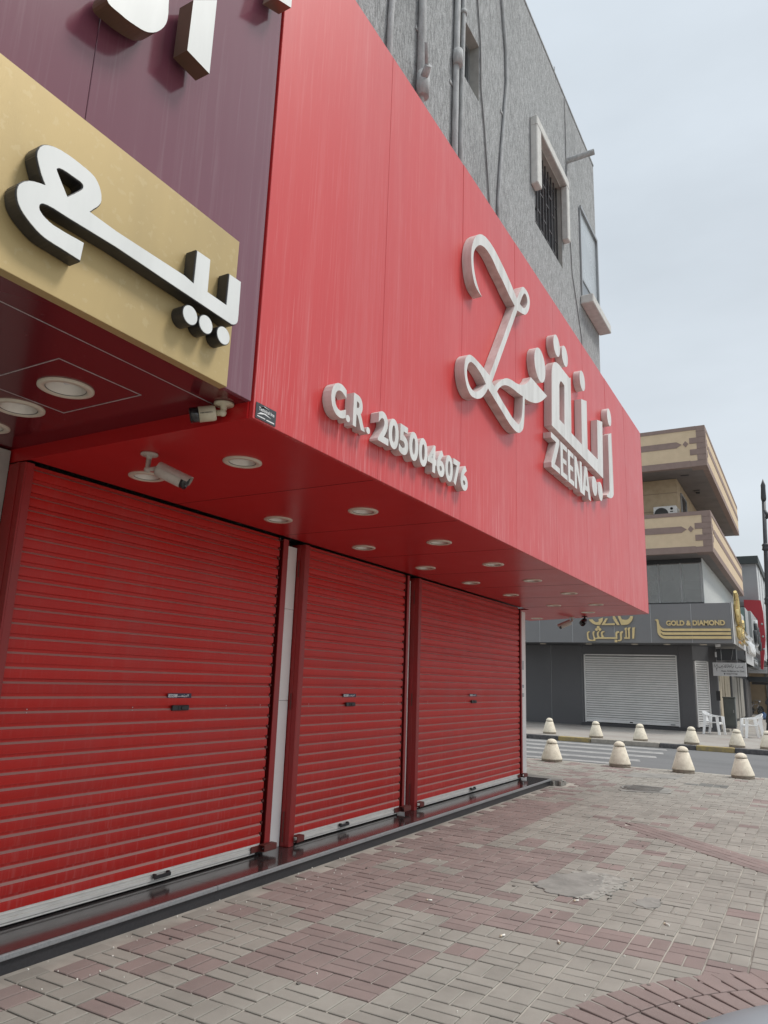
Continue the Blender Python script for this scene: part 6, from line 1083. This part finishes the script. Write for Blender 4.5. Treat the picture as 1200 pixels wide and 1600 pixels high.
# ------------------------------------------------------------------ white plastic chairs
def plastic_chair(x, y, z, rz, lab):
    o = thing('plastic_chair', lab, 'chair', (x, y, z), 'white plastic garden chairs on the far pavement', rz)
    # local: +x is the front, z up
    def sheet(pf, n, m, th, name):
        q = MB(); P = [[Vector(pf(i/n, j/m)) for j in range(m+1)] for i in range(n+1)]; th = Vector(th)
        for i in range(n):
            for j in range(m):
                q.face([P[i][j], P[i+1][j], P[i+1][j+1], P[i][j+1]], smooth=True); q.face([P[i][j]+th, P[i][j+1]+th, P[i+1][j+1]+th, P[i+1][j]+th], smooth=True)
        for i in range(n):
            for j in (0, m): q.face([P[i][j], P[i+1][j], P[i+1][j]+th, P[i][j]+th])
        for j in range(m):
            for i in (0, n): q.face([P[i][j], P[i][j+1], P[i][j+1]+th, P[i][j]+th])
        return q.build(name, M['plastic_white'], o, local=True)
    sheet(lambda u, v: (-0.22+0.46*u, -0.22+0.44*v, 0.42+0.02*u-0.02*math.sin(math.pi*u)*math.sin(math.pi*v)-(0.03 if u > 0.95 else 0)), 8, 8, (0, 0, -0.018), 'seat')
    # back rest: fan of slats under a rounded top rail
    for k in range(7):
        yy = -0.15+0.05*k; tz = 0.80-0.10*abs(k-3)/3
        q = MB(); q.face([(-0.225, yy-0.022, 0.44), (-0.225, yy+0.022, 0.44), (-0.325, yy*1.15+0.027, tz), (-0.325, yy*1.15-0.027, tz)]); q.face([(-0.24, yy-0.022, 0.44), (-0.34, yy*1.15-0.027, tz), (-0.34, yy*1.15+0.027, tz), (-0.24, yy+0.022, 0.44)])
        q.face([(-0.225, yy-0.022, 0.44), (-0.325, yy*1.15-0.027, tz), (-0.34, yy*1.15-0.027, tz), (-0.24, yy-0.022, 0.44)]); q.face([(-0.225, yy+0.022, 0.44), (-0.24, yy+0.022, 0.44), (-0.34, yy*1.15+0.027, tz), (-0.325, yy*1.15+0.027, tz)])
        q.build('back_slat', M['plastic_white'], o, local=True)
    sheet(lambda u, v: (-0.30-0.045*v+0.10*abs(2*u-1)**3, -0.285+0.57*u, 0.69+v*(0.14-0.05*abs(2*u-1)**2)-0.05*abs(2*u-1)**2), 14, 3, (-0.02, 0, 0), 'top_rail')
    for s in (-1, 1):
        q = MB(); pts = [(-0.22, s*0.285, 0.70), (-0.10, s*0.30, 0.675), (0.06, s*0.305, 0.655), (0.18, s*0.30, 0.65), (0.235, s*0.285, 0.63)]
        for (a, c) in zip(pts[:-1], pts[1:]):
            q.face([(a[0], a[1]-0.03, a[2]), (c[0], c[1]-0.03, c[2]), (c[0], c[1]+0.03, c[2]), (a[0], a[1]+0.03, a[2])], smooth=True)
            q.face([(a[0], a[1]-0.03, a[2]-0.028), (a[0], a[1]+0.03, a[2]-0.028), (c[0], c[1]+0.03, c[2]-0.028), (c[0], c[1]-0.03, c[2]-0.028)], smooth=True)
            for d in (-0.03, 0.03): q.face([(a[0], a[1]+d, a[2]), (c[0], c[1]+d, c[2]), (c[0], c[1]+d, c[2]-0.028), (a[0], a[1]+d, a[2]-0.028)])
        q.build('armrest', M['plastic_white'], o, local=True)
        for fx, top, foot in ((0.225, 0.635, 0.275), (-0.20, 0.69, -0.285)):
            q = MB(); w0, w1 = 0.06, 0.038; A = [(fx-w0, s*0.285), (fx+w0, s*0.285), (fx+w0*0.6, s*0.245), (fx-w0*0.6, s*0.245)]; B = [(foot-w1, s*0.295), (foot+w1, s*0.295), (foot+w1, s*0.262), (foot-w1, s*0.262)]
            if s < 0: A = A[::-1]; B = B[::-1]
            mid = [((a[0]*0.75+b_[0]*0.25), a[1]*0.9+b_[1]*0.1, 0.42) for a, b_ in zip(A, B)]
            ra = [(a[0], a[1], top) for a in A]; rb = [(c[0], c[1], 0) for c in B]
            for T0, T1 in ((ra, mid), (mid, rb)):
                for i in range(4):
                    j = (i+1) % 4; q.face([T0[i], T0[j], T1[j], T1[i]])
            q.face(ra[::-1]); q.face(rb); q.build('leg', M['plastic_white'], o, local=True)
    q = MB(); q.box(0.215, 0.235, -0.23, 0.23, 0.36, 0.41); q.build('front_apron', M['plastic_white'], o, local=True)
    return o
plastic_chair(-3.22, 30.15, 0.07, R(-14), 'white plastic armchair facing right beside the narrow corner shutter')
plastic_chair(-1.92, 29.25, 0.07, R(200), 'white plastic armchair facing left, near the lamp post')
# ------------------------------------------------------------------ bicycle and bag
bk = thing('bicycle', 'dark bicycle parked far away in front of the tan shopfront', 'bicycle', (-3.45, 57.5, 0.07), rotz=R(55))
for xw in (-0.5, 0.5):
    q = MB(); q.lathe([(0.31+0.02*math.cos(a), 0.02*math.sin(a)) for a in [2*math.pi*i/8 for i in range(9)]], (xw, 0, 0.33), 26, mat4=Matrix.Rotation(R(90), 4, 'X')); wh = q.build('wheel', M['tyre'], bk, local=True)
    q = MB()
    for i in range(8): a = math.pi*i/4; q.tube([(xw, 0, 0.33), (xw+0.3*math.cos(a), 0, 0.33+0.3*math.sin(a))], 0.004, 4)
    q.build('spoke', M['alu_frame'], wh, local=True)
q = MB()
for a, c in (((-0.5, 0, 0.33), (-0.1, 0, 0.3)), ((-0.5, 0, 0.33), (-0.2, 0, 0.75)), ((-0.1, 0, 0.3), (-0.22, 0, 0.85)), ((-0.2, 0, 0.72), (0.34, 0, 0.78)), ((-0.1, 0, 0.3), (0.36, 0, 0.7)), ((0.5, 0, 0.33), (0.33, 0, 0.95))): q.tube([a, c], 0.02, 6)
q.build('frame', M['bike_metal'], bk, local=True)
q = MB(); q.tube([(0.33, 0, 0.95), (0.33, 0, 1.02)], 0.018, 6); q.tube([(0.2, -0.3, 1.02), (0.33, -0.15, 1.03), (0.33, 0.15, 1.03), (0.2, 0.3, 1.02)], 0.016, 6); q.build('handlebar', M['alu_frame'], bk, local=True)
q = MB(); q.prism([(-0.36, -0.09), (-0.36, 0.09), (-0.18, 0.04), (-0.06, 0.02), (-0.06, -0.02), (-0.18, -0.04)], onZ(0), 0.86, 0.92); q.build('saddle', M['black_plastic'], bk, local=True)
q = MB(); q.tube([(0.36, -0.02, 0.9), (0.5, 0, 0.95)], 0.05, 8); q.build('headlamp', M['alu_frame'], bk, local=True)
q = MB(); g = random.Random(3)
q.lathe([(0.0, 0.0), (0.28, 0.02), (0.34, 0.12), (0.26, 0.26), (0.1, 0.34), (0.05, 0.40), (0, 0.41)], (-2.62, 50.5, 0.07), 14)
q.v = [(a+g.uniform(-.03, .03), b_+g.uniform(-.03, .03), c+g.uniform(-.02, .02) if c > 0.1 else c) for a, b_, c in q.v]
tag(q.build('plastic_bag', M['blue_bag']), 'crumpled blue plastic bag lying on the far ground right of the second chair', 'bag')
